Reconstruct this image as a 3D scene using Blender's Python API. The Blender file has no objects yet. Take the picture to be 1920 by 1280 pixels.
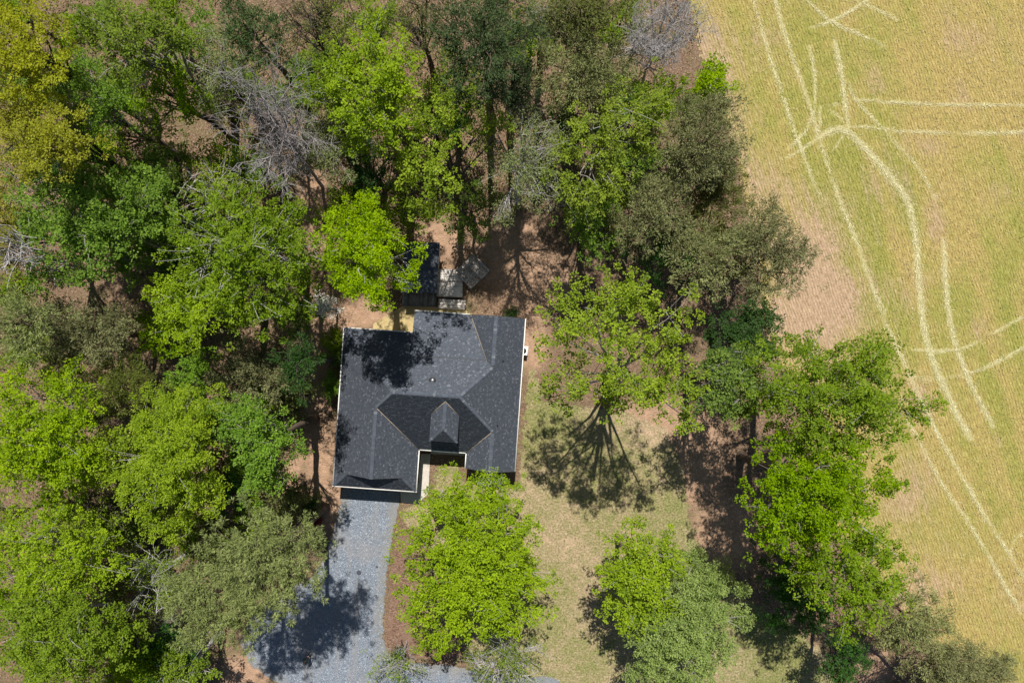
import bpy, math
import numpy as np
from mathutils import Vector, Matrix

# ------------------------------------------------------------------ camera, sky, sun, exposure
H = 62.0            # height of the drone above the yard
FPX = 1280.0        # focal length in photograph pixels (1920 wide)
sc = bpy.context.scene
COL = sc.collection
cam_d = bpy.data.cameras.new('camera'); cam = bpy.data.objects.new('camera', cam_d); COL.objects.link(cam)
cam.location = (0, 0, H); cam.rotation_euler = (0, 0, 0)
cam_d.sensor_width = 36.0; cam_d.sensor_fit = 'HORIZONTAL'; cam_d.lens = 36.0 * FPX / 1920.0
cam_d.clip_end = 6000.0
sc.camera = cam

SUN_EL = math.radians(58.5)
SUN_AZ = math.radians(1.5)       # measured from +Y (top of the photograph) towards -X ... small
w = bpy.data.worlds.new('World'); sc.world = w; w.use_nodes = True
wn = w.node_tree.nodes; wl = w.node_tree.links
bgn = wn['Background']
sky = wn.new('ShaderNodeTexSky'); sky.sky_type = 'NISHITA'; sky.sun_disc = False
sky.sun_elevation = SUN_EL; sky.sun_rotation = SUN_AZ
sky.air_density = 1.0; sky.dust_density = 0.6; sky.ozone_density = 1.0
wl.new(sky.outputs[0], bgn.inputs[0]); bgn.inputs[1].default_value = 0.052
sd = bpy.data.lights.new('sun', 'SUN'); so = bpy.data.objects.new('sun', sd); COL.objects.link(so)
sd.energy = 5.0; sd.angle = math.radians(0.53); sd.color = (1.0, 0.95, 0.87)
tosun = Vector((math.sin(SUN_AZ) * math.cos(SUN_EL), math.cos(SUN_AZ) * math.cos(SUN_EL), math.sin(SUN_EL)))
so.rotation_euler = (-tosun).to_track_quat('-Z', 'Y').to_euler(); so.location = tosun * 150
vs = sc.view_settings
vs.view_transform = 'Standard'; vs.look = 'None'; vs.exposure = 0.55; vs.gamma = 1.0; vs.use_curve_mapping = False
cy = sc.cycles
cy.max_bounces = 6; cy.diffuse_bounces = 3; cy.glossy_bounces = 2; cy.transmission_bounces = 4; cy.transparent_max_bounces = 8
cy.caustics_reflective = False; cy.caustics_refractive = False

# ------------------------------------------------------------------ helpers
def W(px, py, z=0.0):
    k = (H - z) / FPX
    return np.array([(px - 960.0) * k, (640.0 - py) * k, z])

def rng(seed): return np.random.default_rng(seed)

def vnoise(x, y, seed=0):
    xi = np.floor(x).astype(np.int64); yi = np.floor(y).astype(np.int64)
    xf = x - xi; yf = y - yi
    def hsh(a, b):
        n = (a * 374761393 + b * 668265263 + seed * 1442695041) & 0xffffffff
        n = ((n ^ (n >> 13)) * 1274126177) & 0xffffffff
        return ((n ^ (n >> 16)) & 0xffff) / 65535.0
    u = xf * xf * (3 - 2 * xf); v = yf * yf * (3 - 2 * yf)
    a = hsh(xi, yi); b = hsh(xi + 1, yi); c = hsh(xi, yi + 1); d = hsh(xi + 1, yi + 1)
    return a + (b - a) * u + (c - a) * v + (a - b - c + d) * u * v

def fbm(x, y, seed=0, oct=4):
    s = 0; a = 0.5; t = 0
    for i in range(oct):
        s = s + a * vnoise(x, y, seed + i * 17); t += a; a *= 0.5; x = x * 2.03 + 3.1; y = y * 2.03 + 1.7
    return s / t

def sstep(a, b, x):
    t = np.clip((x - a) / (b - a), 0, 1); return t * t * (3 - 2 * t)

def seg_dist(P, line):
    """distance of points P (n,2) from a polyline (m,2)"""
    d = np.full(len(P), 1e9)
    for a, b in zip(line[:-1], line[1:]):
        ab = b - a; t = np.clip(((P - a) @ ab) / max(ab @ ab, 1e-9), 0, 1)
        d = np.minimum(d, np.hypot(*(P - a - t[:, None] * ab).T))
    return d

def inside(P, poly):
    x, y = P[:, 0], P[:, 1]; r = np.zeros(len(P), bool); n = len(poly)
    for i in range(n):
        x1, y1 = poly[i]; x2, y2 = poly[(i + 1) % n]
        c = (y1 > y) != (y2 > y)
        xx = (x2 - x1) * (y - y1) / ((y2 - y1) if y2 != y1 else 1e-9) + x1
        r ^= c & (x < xx)
    return r

def sdist(P, poly):
    poly = np.asarray(poly); d = seg_dist(P, np.vstack([poly, poly[:1]]))
    return np.where(inside(P, poly), d, -d)

def pxpoly(pts): return np.array([W(a, b)[:2] for a, b in pts])

def smooth_line(pts, n=3):
    p = np.asarray(pts, float)
    for _ in range(n):
        q = np.empty((2 * len(p) - 2, p.shape[1])); q[0::2] = p[:-1] * .75 + p[1:] * .25; q[1::2] = p[:-1] * .25 + p[1:] * .75
        p = np.vstack([p[:1], q, p[-1:]])
    return p

class MB:
    """collects quads (and their per-face tint) into one mesh"""
    def __init__(s): s.v = []; s.f = []; s.t = []; s.m = []; s.n = 0
    def add(s, V, F, tint=None, mat=0):
        V = np.asarray(V, np.float32).reshape(-1, 3); F = np.asarray(F, np.int32).reshape(-1, 4)
        s.v.append(V); s.f.append(F + s.n); s.n += len(V)
        s.t.append(np.full(len(F), 0.5, np.float32) if tint is None else np.broadcast_to(np.asarray(tint, np.float32), (len(F),)))
        s.m.append(np.full(len(F), mat, np.int32))
        return s
    def box(s, c, size, rz=0.0, tint=None, mat=0, R=None):
        x, y, z = [q / 2 for q in size]
        V = np.array([[-x, -y, -z], [x, -y, -z], [x, y, -z], [-x, y, -z], [-x, -y, z], [x, -y, z], [x, y, z], [-x, y, z]])
        if R is not None: V = V @ np.asarray(R).T
        elif rz: V = V @ np.array([[math.cos(rz), -math.sin(rz), 0], [math.sin(rz), math.cos(rz), 0], [0, 0, 1]]).T
        F = [[0, 3, 2, 1], [4, 5, 6, 7], [0, 1, 5, 4], [1, 2, 6, 5], [2, 3, 7, 6], [3, 0, 4, 7]]
        return s.add(V + np.asarray(c), F, tint, mat)
    def bar(s, a, b, wd, ht, tint=None, mat=0):
        a = np.asarray(a, float); b = np.asarray(b, float); d = b - a; L = np.linalg.norm(d); d /= L
        up = np.array([0, 0, 1.0]) if abs(d[2]) < .95 else np.array([1.0, 0, 0])
        sd_ = np.cross(up, d); sd_ /= np.linalg.norm(sd_); u2 = np.cross(d, sd_)
        return s.box((a + b) / 2, (L, wd, ht), tint=tint, mat=mat, R=np.stack([d, sd_, u2], 1))
    def tube(s, P, r, sides=5, tint=None, cap=True, mat=0):
        P = np.asarray(P, float); n = len(P); r = np.broadcast_to(np.asarray(r, float), (n,))
        T = np.gradient(P, axis=0); T /= np.maximum(np.linalg.norm(T, axis=1, keepdims=True), 1e-9)
        ref = np.where(np.abs(T[:, 2:3]) < .9, np.array([[0, 0, 1.0]]), np.array([[1.0, 0, 0]]))
        if abs(T[:, 2]).mean() > .6: ref = np.tile(np.array([[1.0, 0, 0]]), (n, 1))
        else: ref = np.tile(np.array([[0, 0, 1.0]]), (n, 1)) + 1e-3
        A = np.cross(ref, T); A /= np.maximum(np.linalg.norm(A, axis=1, keepdims=True), 1e-9); B = np.cross(T, A)
        an = np.arange(sides) * 2 * math.pi / sides
        V = P[:, None] + r[:, None, None] * (np.cos(an)[None, :, None] * A[:, None] + np.sin(an)[None, :, None] * B[:, None])
        i = np.arange(n - 1)[:, None] * sides; j = np.arange(sides)[None]; k = (j + 1) % sides
        F = np.stack([i + j, i + k, i + sides + k, i + sides + j], -1).reshape(-1, 4)
        V = V.reshape(-1, 3)
        if cap and sides >= 4:
            F = np.vstack([F, [[(n - 1) * sides + q for q in (0, 1, 2, 3)]]]) if sides == 4 else F
        return s.add(V, F, tint, mat)
    def lathe(s, c, prof, sides=16, tint=None, mat=0):
        prof = np.asarray(prof, float); n = len(prof)
        an = np.arange(sides) * 2 * math.pi / sides
        V = np.stack([prof[:, 0:1] * np.cos(an), prof[:, 0:1] * np.sin(an), np.repeat(prof[:, 1:2], sides, 1)], -1).reshape(-1, 3) + np.asarray(c)
        i = np.arange(n - 1)[:, None] * sides; j = np.arange(sides)[None]; k = (j + 1) % sides
        return s.add(V, np.stack([i + j, i + k, i + sides + k, i + sides + j], -1).reshape(-1, 4), tint, mat)
    def mesh(s, name):
        me = bpy.data.meshes.new(name)
        V = np.concatenate(s.v); F = np.concatenate(s.f); t = np.concatenate(s.t); m = np.concatenate(s.m)
        me.vertices.add(len(V)); me.vertices.foreach_set('co', V.astype(np.float32).ravel())
        me.loops.add(F.size); me.loops.foreach_set('vertex_index', F.astype(np.int32).ravel())
        me.polygons.add(len(F)); me.polygons.foreach_set('loop_start', np.arange(0, F.size, 4, dtype=np.int32))
        at = me.attributes.new('tint', 'FLOAT', 'FACE'); at.data.foreach_set('value', t.astype(np.float32))
        if m.any(): me.polygons.foreach_set('material_index', m)
        me.update(calc_edges=True)
        return me
    def build(s, name, mats, parent=None, smooth=False, loc=None):
        me = s.mesh(name)
        for mt in (mats if isinstance(mats, (list, tuple)) else [mats]): me.materials.append(mt)
        if smooth: me.shade_smooth()
        return link(name, me, parent, loc)

def link(name, data, parent=None, loc=None):
    o = bpy.data.objects.new(name, data); COL.objects.link(o)
    if parent is not None:
        o.parent = parent
        o.matrix_parent_inverse = Matrix.Translation(-Vector(parent.location)) if loc is None else Matrix()
    if loc is not None: o.location = loc
    return o

def thing(name, label, cat, loc=(0, 0, 0), group=None):
    o = link(name, None); o.location = loc; o.empty_display_size = .3
    o['label'] = label; o['category'] = cat
    if group: o['group'] = group
    return o

def tag(o, label=None, cat=None, group=None, kind=None):
    if label: o['label'] = label
    if cat: o['category'] = cat
    if group: o['group'] = group
    if kind: o['kind'] = kind
    return o

# ------------------------------------------------------------------ materials
class NT:
    def __init__(s, name):
        s.mat = bpy.data.materials.new(name); s.mat.use_nodes = True
        s.t = s.mat.node_tree; s.n = s.t.nodes; s.l = s.t.links
        for x in list(s.n): s.n.remove(x)
        s.out = s.n.new('ShaderNodeOutputMaterial')
    def new(s, typ, ins=None, **kw):
        x = s.n.new(typ)
        for k, v in kw.items(): setattr(x, k, v)
        for k, v in (ins or {}).items(): s.put(x.inputs[k], v)
        return x
    def put(s, sock, v):
        if isinstance(v, bpy.types.NodeSocket): s.l.new(v, sock)
        elif isinstance(v, (tuple, list)) and len(v) == 3 and sock.type == 'RGBA': sock.default_value = (*v, 1)
        else: sock.default_value = v
    def co(s, kind='Object'): return s.new('ShaderNodeTexCoord').outputs[kind]
    def mapping(s, vec, scale=(1, 1, 1), rot=(0, 0, 0)):
        return s.new('ShaderNodeMapping', {'Vector': vec, 'Scale': scale, 'Rotation': rot}).outputs[0]
    def noise(s, vec, scale, detail=4, rough=.55, dist=0.0):
        return s.new('ShaderNodeTexNoise', {'Vector': vec, 'Scale': scale, 'Detail': detail, 'Roughness': rough, 'Distortion': dist}).outputs[0]
    def voro(s, vec, scale): return s.new('ShaderNodeTexVoronoi', {'Vector': vec, 'Scale': scale})
    def attr(s, name): return s.new('ShaderNodeAttribute', attribute_name=name).outputs['Fac']
    def math(s, op, a, b=0.0, c=0.0, clamp=False):
        return s.new('ShaderNodeMath', {0: a, 1: b, 2: c}, operation=op, use_clamp=clamp).outputs[0]
    def ramp(s, fac, stops):
        r = s.new('ShaderNodeValToRGB', {'Fac': fac}); e = r.color_ramp.elements
        while len(e) < len(stops): e.new(.5)
        for q, (p, c) in zip(e, stops): q.position = p; q.color = (*c, 1) if len(c) == 3 else c
        return r.outputs[0]
    def rng_(s, v, a, b, lo=0.0, hi=1.0):
        return s.new('ShaderNodeMapRange', {'Value': v, 'From Min': a, 'From Max': b, 'To Min': lo, 'To Max': hi}).outputs[0]
    def mix(s, fac, a, b, mode='MIX'):
        x = s.new('ShaderNodeMix', data_type='RGBA', blend_type=mode)
        s.put(x.inputs[0], fac); s.put(x.inputs[6], a); s.put(x.inputs[7], b)
        return x.outputs[2]
    def bump(s, hgt, strength=.5, dist=.05):
        return s.new('ShaderNodeBump', {'Height': hgt, 'Strength': strength, 'Distance': dist}).outputs[0]
    def bsdf(s, col, rough=.9, normal=None, spec=.2, metal=0.0):
        b = s.new('ShaderNodeBsdfPrincipled', {'Base Color': col, 'Roughness': rough, 'Specular IOR Level': spec, 'Metallic': metal})
        if normal is not None: s.l.new(normal, b.inputs['Normal'])
        return b.outputs[0]
    def done(s, shader): s.l.new(shader, s.out.inputs[0]); return s.mat
    def ragged(s, shader, edge, nz, width=.6):
        """ragged outline of a ground cover: opaque where the distance from its edge beats the noise"""
        a = s.math('GREATER_THAN', edge, s.math('MULTIPLY', s.math('SUBTRACT', nz, .3), width))
        t = s.new('ShaderNodeBsdfTransparent').outputs[0]
        return s.new('ShaderNodeMixShader', {0: a, 1: t, 2: shader}).outputs[0]

def plain(name, col, rough=.7, var=.12, scale=6.0, spec=.3, metal=0.0, bump=0.0):
    m = NT(name); c = m.co()
    n = m.noise(c, scale, 5)
    col2 = tuple(min(1, x * (1 + var)) for x in col); col1 = tuple(x * (1 - var) for x in col)
    return m.done(m.bsdf(m.ramp(n, [(.3, col1), (.7, col2)]), rough, m.bump(m.noise(c, scale * 6), bump, .02) if bump else None, spec, metal))

def leaf_mat(name, dark, light, trans=.35, gloss=.05):
    m = NT(name)
    t = m.attr('tint')
    rnd = m.new('ShaderNodeObjectInfo').outputs['Random']
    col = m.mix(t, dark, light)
    hsv = m.new('ShaderNodeHueSaturation', {'Hue': m.rng_(rnd, 0, 1, .495, .508), 'Saturation': m.rng_(rnd, 0, 1, .92, 1.05), 'Value': m.rng_(rnd, 0, 1, .9, 1.1), 'Color': col}).outputs[0]
    d = m.new('ShaderNodeBsdfDiffuse', {'Color': hsv, 'Roughness': .5}).outputs[0]
    tr = m.new('ShaderNodeBsdfTranslucent', {'Color': m.mix(.5, hsv, m.mix(1.0, hsv, (1.25, 1.1, .5), 'MULTIPLY'))}).outputs[0]
    x = m.new('ShaderNodeMixShader', {0: trans, 1: d, 2: tr}).outputs[0]
    g = m.new('ShaderNodeBsdfGlossy', {'Color': (.9, .95, 1.0), 'Roughness': .5}).outputs[0]
    return m.done(m.new('ShaderNodeMixShader', {0: gloss, 1: x, 2: g}).outputs[0])

def bark_mat(name, dark, light):
    m = NT(name); c = m.co()
    n = m.noise(m.mapping(c, (1, 1, .25)), 9, 6, .65)
    n2 = m.noise(c, 1.6, 3)
    col = m.mix(m.rng_(n2, .35, .65), m.ramp(n, [(.3, dark), (.75, light)]), m.ramp(n, [(.3, tuple(x * .75 for x in dark)), (.8, tuple(x * .8 for x in light))]))
    return m.done(m.bsdf(col, .92, m.bump(n, .6, .04), .15))

M = {}
LEAF = {
    'lime':   ((.115, .200, .004), (.390, .530, .012)),
    'oak':    ((.080, .150, .004), (.285, .415, .012)),
    'green':  ((.065, .140, .012), (.270, .420, .050)),
    'grass':  ((.100, .170, .028), (.410, .530, .145)),
    'gold':   ((.175, .190, .010), (.480, .490, .048)),
    'cedar':  ((.090, .105, .034), (.290, .305, .125)),
    'fir':    ((.032, .064, .020), (.105, .155, .054)),
    'pine':   ((.095, .130, .032), (.310, .360, .120)),
    'sage':   ((.130, .165, .055), (.320, .360, .150)),
    'ivy':    ((.020, .065, .010), (.075, .170, .030)),
    'dogwood': ((.55, .56, .50), (.80, .80, .74)),
    'red':    ((.12, .012, .015), (.30, .03, .03)),
    'dusky':  ((.070, .092, .018), (.230, .260, .065)),
}
for k, (a, b) in LEAF.items():
    M[k] = leaf_mat(k + '_leaf', a, b, .22 if k in ('cedar', 'fir', 'pine', 'dogwood') else .50, .006)
M['bark_grey'] = bark_mat('bark_grey', (.17, .155, .14), (.46, .44, .41))
M['bark_brown'] = bark_mat('bark_brown', (.075, .055, .042), (.20, .15, .115))
M['bark_dark'] = bark_mat('bark_dark', (.045, .038, .032), (.13, .11, .095))
M['bark_pale'] = bark_mat('bark_pale', (.26, .24, .24), (.56, .54, .54))
M['bark_mauve'] = bark_mat('bark_mauve', (.23, .205, .205), (.44, .41, .41))
M['bark_red'] = bark_mat('bark_red', (.10, .06, .045), (.27, .17, .13))

def m_litter():
    m = NT('leaf_litter_ground'); c = m.co()
    v = m.voro(m.mapping(c, (1, 1, 0)), 9.0); vr = m.new('ShaderNodeSeparateColor', {0: v.outputs['Color']}).outputs[0]
    v2 = m.voro(m.mapping(c, (1.3, .8, 0), (0, 0, .7)), 16.0); vr2 = m.new('ShaderNodeSeparateColor', {0: v2.outputs['Color']}).outputs[1]
    big = m.noise(c, .22, 5, .6); mid = m.noise(c, 1.1, 5, .6)
    leaf = m.ramp(vr, [(0, (.055, .036, .024)), (.4, (.135, .088, .056)), (.75, (.19, .125, .08)), (1, (.32, .235, .16))])
    leaf2 = m.ramp(vr2, [(0, (.045, .03, .02)), (.5, (.155, .10, .064)), (1, (.30, .215, .15))])
    col = m.mix(.5, leaf, leaf2)
    col = m.mix(m.rng_(mid, .35, .65, 0, .55), col, (.155, .102, .068))
    soil = m.mix(m.rng_(m.noise(c, 3.0, 6, .7), .3, .7), (.25, .155, .098), (.47, .31, .21))
    d = m.attr('dirt')
    col = m.mix(m.math('MULTIPLY', d, m.rng_(mid, .3, .7, .55, 1.0), clamp=True), col, soil)
    moss = m.math('MULTIPLY', m.rng_(big, .5, .66), m.math('SUBTRACT', 1.0, d, clamp=True))
    col = m.mix(m.math('MULTIPLY', moss, m.rng_(mid, .4, .6, 0, .55)), col, (.11, .125, .04))
    hg = m.math('ADD', m.math('MULTIPLY', v.outputs['Distance'], -.6), m.noise(c, 5.0, 6, .7))
    return m.done(m.bsdf(col, .95, m.bump(hg, .8, .09), .1))

def m_field():
    m = NT('field_stubble'); c = m.co()
    rows = m.mapping(c, (1, 1, 0), (0, 0, math.radians(-18.3)))
    warp = m.noise(c, .35, 3, .5)
    ax = m.new('ShaderNodeSeparateXYZ', {0: rows}).outputs[0]
    wave = m.math('SINE', m.math('ADD', m.math('MULTIPLY', ax, 2 * math.pi / .25), m.math('MULTIPLY', warp, 14.0)))
    st = m.noise(m.mapping(rows, (7.5, 1.3, 1)), 1.0, 6, .72)
    st2 = m.noise(m.mapping(rows, (1.6, .16, 1)), 1.0, 4, .6)
    fine = m.noise(c, 6.5, 6, .75); mid = m.noise(c, 1.5, 4, .6)
    g = m.attr('green'); b = m.attr('bare'); t = m.attr('track')
    k = m.math('ADD', m.math('ADD', m.math('MULTIPLY', fine, .45), m.math('MULTIPLY', st, .55)), m.math('MULTIPLY', wave, .035))
    straw = m.ramp(k, [(.37, (.14, .095, .026)), (.46, (.265, .198, .066)), (.54, (.345, .27, .098)), (.64, (.50, .405, .165))])
    grn = m.ramp(k, [(.37, (.085, .095, .018)), (.46, (.18, .185, .036)), (.54, (.24, .235, .056)), (.64, (.36, .34, .115))])
    soil = m.ramp(k, [(.38, (.19, .125, .08)), (.5, (.33, .23, .15)), (.62, (.47, .345, .235))])
    gf = m.math('ADD', m.math('MULTIPLY', g, .95), m.math('MULTIPLY', m.math('SUBTRACT', m.math('ADD', m.math('MULTIPLY', st, .5), m.math('MULTIPLY', st2, .5)), .5), 2.4), clamp=True)
    col = m.mix(gf, straw, grn)
    bf = m.math('ADD', m.math('MULTIPLY', b, 1.05), m.math('MULTIPLY', m.math('SUBTRACT', m.math('ADD', m.math('MULTIPLY', st, .5), m.math('MULTIPLY', st2, .5)), .5), 2.2))
    bf = m.rng_(bf, .25, .8)
    col = m.mix(bf, col, soil)
    cl = m.noise(c, 2.6, 6, .72)
    col = m.mix(m.rng_(cl, .40, .56, .55, 0.0), col, m.mix(.5, col, (.13, .10, .03)))
    weed = m.math('MULTIPLY', m.rng_(m.noise(m.mapping(c, (1, 1, 0), (0, 0, 1.1)), 1.7, 7, .75), .56, .66), m.math('SUBTRACT', 1.0, b, clamp=True))
    col = m.mix(m.math('MULTIPLY', weed, .6), col, (.15, .185, .035))
    pale = m.ramp(fine, [(.3, (0.336, 0.296, 0.144)), (.7, (0.528, 0.480, 0.288))])
    col = m.mix(m.math('MULTIPLY', t, m.rng_(fine, .35, .6, .3, .8), clamp=True), col, pale)
    hg = m.math('ADD', m.math('ADD', fine, m.math('MULTIPLY', st, .9)), m.math('ADD', m.math('MULTIPLY', t, .4), m.math('MULTIPLY', wave, .12)))
    sh = m.bsdf(col, .95, m.bump(hg, .35, .07), .1)
    return m.done(m.ragged(sh, m.attr('edge'), m.noise(c, 1.4, 6, .7), 2.6))

def m_lawn():
    m = NT('dry_lawn'); c = m.co()
    fine = m.noise(c, 6.0, 6, .75); mid = m.noise(c, 1.3, 6, .7)
    g = m.attr('green')
    tan = m.ramp(fine, [(.36, (.13, .095, .055)), (.46, (.25, .19, .115)), (.55, (.33, .255, .16)), (.68, (.50, .40, .27))])
    grn = m.ramp(fine, [(.36, (.06, .065, .02)), (.46, (.14, .145, .05)), (.55, (.20, .20, .075)), (.68, (.33, .31, .14))])
    pink = m.ramp(fine, [(.3, (.27, .18, .11)), (.7, (.56, .41, .29))])
    gf = m.math('ADD', g, m.math('MULTIPLY', m.math('SUBTRACT', mid, .5), 3.0), clamp=True)
    col = m.mix(gf, tan, grn)
    pf = m.rng_(m.math('SUBTRACT', m.noise(c, .9, 7, .75), m.math('MULTIPLY', g, .18)), .48, .60)
    col = m.mix(m.math('MULTIPLY', pf, .8), col, pink)
    sh = m.bsdf(col, .95, m.bump(m.math('ADD', fine, mid), .8, .08), .1)
    return m.done(m.ragged(sh, m.attr('edge'), m.noise(c, 1.2, 6, .75), 2.4))

def m_gravel():
    m = NT('gravel'); c = m.co()
    v = m.voro(c, 16.0); vr = m.new('ShaderNodeSeparateColor', {0: v.outputs['Color']}).outputs[0]
    col = m.ramp(vr, [(0, (.085, .100, .125)), (.5, (.150, .175, .215)), (.92, (.215, .245, .29)), (1, (.42, .45, .49))])
    big = m.noise(c, .35, 5, .6); mid = m.noise(c, 2.0, 5, .6)
    col = m.mix(m.rng_(big, .48, .7, 0, .5), col, (.22, .21, .205))
    col = m.mix(m.rng_(mid, .55, .8, 0, .4), col, (.25, .275, .315))
    e = m.attr('edge')
    col = m.mix(m.math('MULTIPLY', m.rng_(e, 0.0, 1.3, .75, 0.0), m.rng_(mid, .35, .6)), col, (.20, .18, .12))
    col = m.mix(m.rng_(m.noise(m.mapping(c, (1.1, .12, 1), (0, 0, .06)), 1.0, 3, .6), .5, .68, 0, .55), col, (.20, .195, .19))
    hg = m.math('SUBTRACT', m.noise(c, 12, 4, .7), v.outputs['Distance'])
    sh = m.bsdf(col, .9, m.bump(hg, .6, .04), .2)
    return m.done(m.ragged(sh, e, m.noise(c, 2.0, 6, .75), .9))

def m_mulch():
    m = NT('mulch'); c = m.co()
    v = m.voro(m.mapping(c, (1, 2.2, 0), (0, 0, .5)), 9.0); vr = m.new('ShaderNodeSeparateColor', {0: v.outputs['Color']}).outputs[0]
    col = m.ramp(vr, [(0, (.075, .042, .03)), (.5, (.15, .09, .064)), (1, (.27, .175, .13))])
    col = m.mix(m.rng_(m.noise(c, 1.2, 5), .4, .65, 0, .6), col, (.20, .13, .092))
    sh = m.bsdf(col, .95, m.bump(vr, .6, .05), .1)
    return m.done(m.ragged(sh, m.attr('edge'), m.noise(c, 2.0, 6, .7), .8))

def m_concrete(name, col, stain, ragged=False):
    m = NT(name); c = m.co()
    n = m.noise(c, 2.2, 7, .7); f = m.noise(c, 30, 3)
    k = m.mix(m.rng_(n, .42, .66), col, stain)
    k = m.mix(.25, k, m.ramp(f, [(.3, tuple(x * .6 for x in col)), (.7, tuple(min(1, x * 1.3) for x in col))]))
    return m.done(m.bsdf(k, .85, m.bump(f, .2, .01), .25))

def m_tint(name, stops, rough=.8, spec=.25, nscale=8.0, namt=.25, stretch=(1, 1, 1)):
    """colour picked by the per-piece tint, worn by noise"""
    m = NT(name); c = m.co(); t = m.attr('tint')
    n = m.noise(m.mapping(c, stretch), nscale, 6, .65)
    col = m.ramp(t, stops)
    col = m.mix(namt, col, m.mix(1.0, col, m.ramp(n, [(.3, (.25, .25, .25)), (.7, (1.9, 1.9, 1.9))]), 'MULTIPLY'))
    return m.done(m.bsdf(col, rough, m.bump(n, .25, .01), spec))

M['litter'] = m_litter(); M['field'] = m_field(); M['lawn'] = m_lawn(); M['gravel'] = m_gravel(); M['mulch'] = m_mulch()
M['concrete'] = m_concrete('concrete', (.47, .43, .38), (.34, .31, .27))
M['patio'] = m_concrete('patio_concrete', (.40, .32, .155), (.30, .215, .10))
M['shingle'] = m_tint('asphalt_shingle', [(0, (.052, .061, .078)), (.55, (.062, .072, .092)), (.84, (.071, .082, .104)), (.9, (.090, .100, .121)), (1, (.130, .142, .168))], .9, .2, 5.0, .3)
M['roof_base'] = plain('roof_underlay', (.05, .054, .062), .9, .2, 4)
M['white'] = plain('white_trim', (.66, .65, .61), .5, .06, 3, .4)
M['siding'] = plain('pale_siding', (.60, .58, .52), .7, .06, 2)
M['deck_wood'] = m_tint('weathered_boards', [(0, (.33, .30, .27)), (.5, (.48, .44, .40)), (1, (.62, .58, .54))], .85, .2, 3.0, .35, (1, 1, 1))
M['deck_dark'] = m_tint('grey_boards', [(0, (.10, .10, .10)), (.5, (.16, .155, .15)), (1, (.23, .22, .21))], .85, .2, 3.0, .35)
M['black'] = plain('black_plastic', (.018, .018, .02), .5, .1, 5, .4)
M['metal'] = plain('galvanised_metal', (.55, .56, .58), .4, .08, 5, .5, .7)
M['valley'] = plain('valley_dust', (.30, .24, .17), .9, .35, 6)
M['glass'] = plain('dark_window_glass', (.03, .035, .045), .08, .1, 2, .6)
M['door'] = plain('door_paint', (.12, .05, .035), .5, .1, 3)
M['tuft'] = m_tint('field_blades', [(0, (.31, .235, .105)), (.45, (.42, .35, .155)), (.7, (.29, .285, .085)), (1, (.19, .215, .05))], .9, .15, 3, .1)
M['straw'] = m_tint('cut_straw', [(0, (.36, .33, .15)), (.6, (.51, .47, .25)), (1, (.64, .60, .38))], .85, .2, 3, .1)
M['blade'] = m_tint('lawn_blades', [(0, (.34, .255, .15)), (.5, (.27, .235, .10)), (1, (.14, .165, .04))], .9, .15, 3, .1)
M['litter_leaf'] = m_tint('fallen_leaf', [(0, (.10, .06, .04)), (.5, (.27, .165, .10)), (1, (.34, .25, .175))], .9, .15, 3, .1)

# ------------------------------------------------------------------ ground sheets
def coords(lo, hi, step, flo, fhi, grow=1.5):
    a = list(np.arange(lo, hi + 1e-6, step)); d = step
    while a[-1] < fhi: d *= grow; a.append(min(a[-1] + d, fhi))
    d = step; b = [a[0]]
    while b[-1] > flo: d *= grow; b.append(max(b[-1] - d, flo))
    return np.array(b[::-1][:-1] + a)

def sheet(name, xs, ys, z, mat, attrs, keep=None):
    X, Y = np.meshgrid(xs, ys); P = np.stack([X.ravel(), Y.ravel()], 1)
    nx, ny = len(xs), len(ys)
    A = {k: np.asarray(f(P), np.float32) for k, f in attrs.items()}
    i = np.arange(ny - 1)[:, None] * nx + np.arange(nx - 1)[None]
    F = np.stack([i, i + 1, i + nx + 1, i + nx], -1).reshape(-1, 4)
    if keep is not None:
        kp = keep(A)[F].any(1); F = F[kp]
        used = np.unique(F); mp = np.full(len(P), -1); mp[used] = np.arange(len(used)); F = mp[F]; P = P[used]; A = {k: v[used] for k, v in A.items()}
    me = bpy.data.meshes.new(name)
    me.vertices.add(len(P)); me.vertices.foreach_set('co', np.column_stack([P, np.zeros(len(P))]).astype(np.float32).ravel())
    me.loops.add(F.size); me.loops.foreach_set('vertex_index', F.astype(np.int32).ravel())
    me.polygons.add(len(F)); me.polygons.foreach_set('loop_start', np.arange(0, F.size, 4, dtype=np.int32))
    for k, v in A.items(): me.attributes.new(k, 'FLOAT', 'POINT').data.foreach_set('value', v)
    me.update(calc_edges=True); me.materials.append(mat)
    o = link(name, me); o.location.z = z; o['kind'] = 'structure'
    return o

DIRT = [(585, 380, 34, 70), (600, 440, 22, 60), (640, 590, 60, 34), (600, 650, 30, 90), (590, 760, 34, 120), (600, 860, 40, 90), (610, 950, 40, 60), (790, 240, 30, 40),
        (460, 1255, 55, 45), (1300, 860, 90, 110), (1360, 1000, 80, 90), (920, 480, 110, 60), (1000, 540, 90, 80), (690, 590, 60, 30), (1000, 650, 40, 60), (1230, 780, 80, 40), (1450, 620, 80, 80),
        (830, 445, 60, 40), (150, 660, 30, 30), (545, 885, 25, 45), (960, 430, 60, 40), (1640, 1240, 50, 50)]
def dirt_mask(P):
    d = np.zeros(len(P))
    wx = P[:, 0] + 1.6 * (fbm(P[:, 0] * .5, P[:, 1] * .5, 5) - .5); wy = P[:, 1] + 1.6 * (fbm(P[:, 0] * .5, P[:, 1] * .5, 9) - .5)
    for px, py, rx, ry in DIRT:
        c = W(px, py); k = H / FPX
        d = np.maximum(d, 1 - sstep(.55, 1.1, np.hypot((wx - c[0]) / (rx * k), (wy - c[1]) / (ry * k))))
    return d
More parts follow.
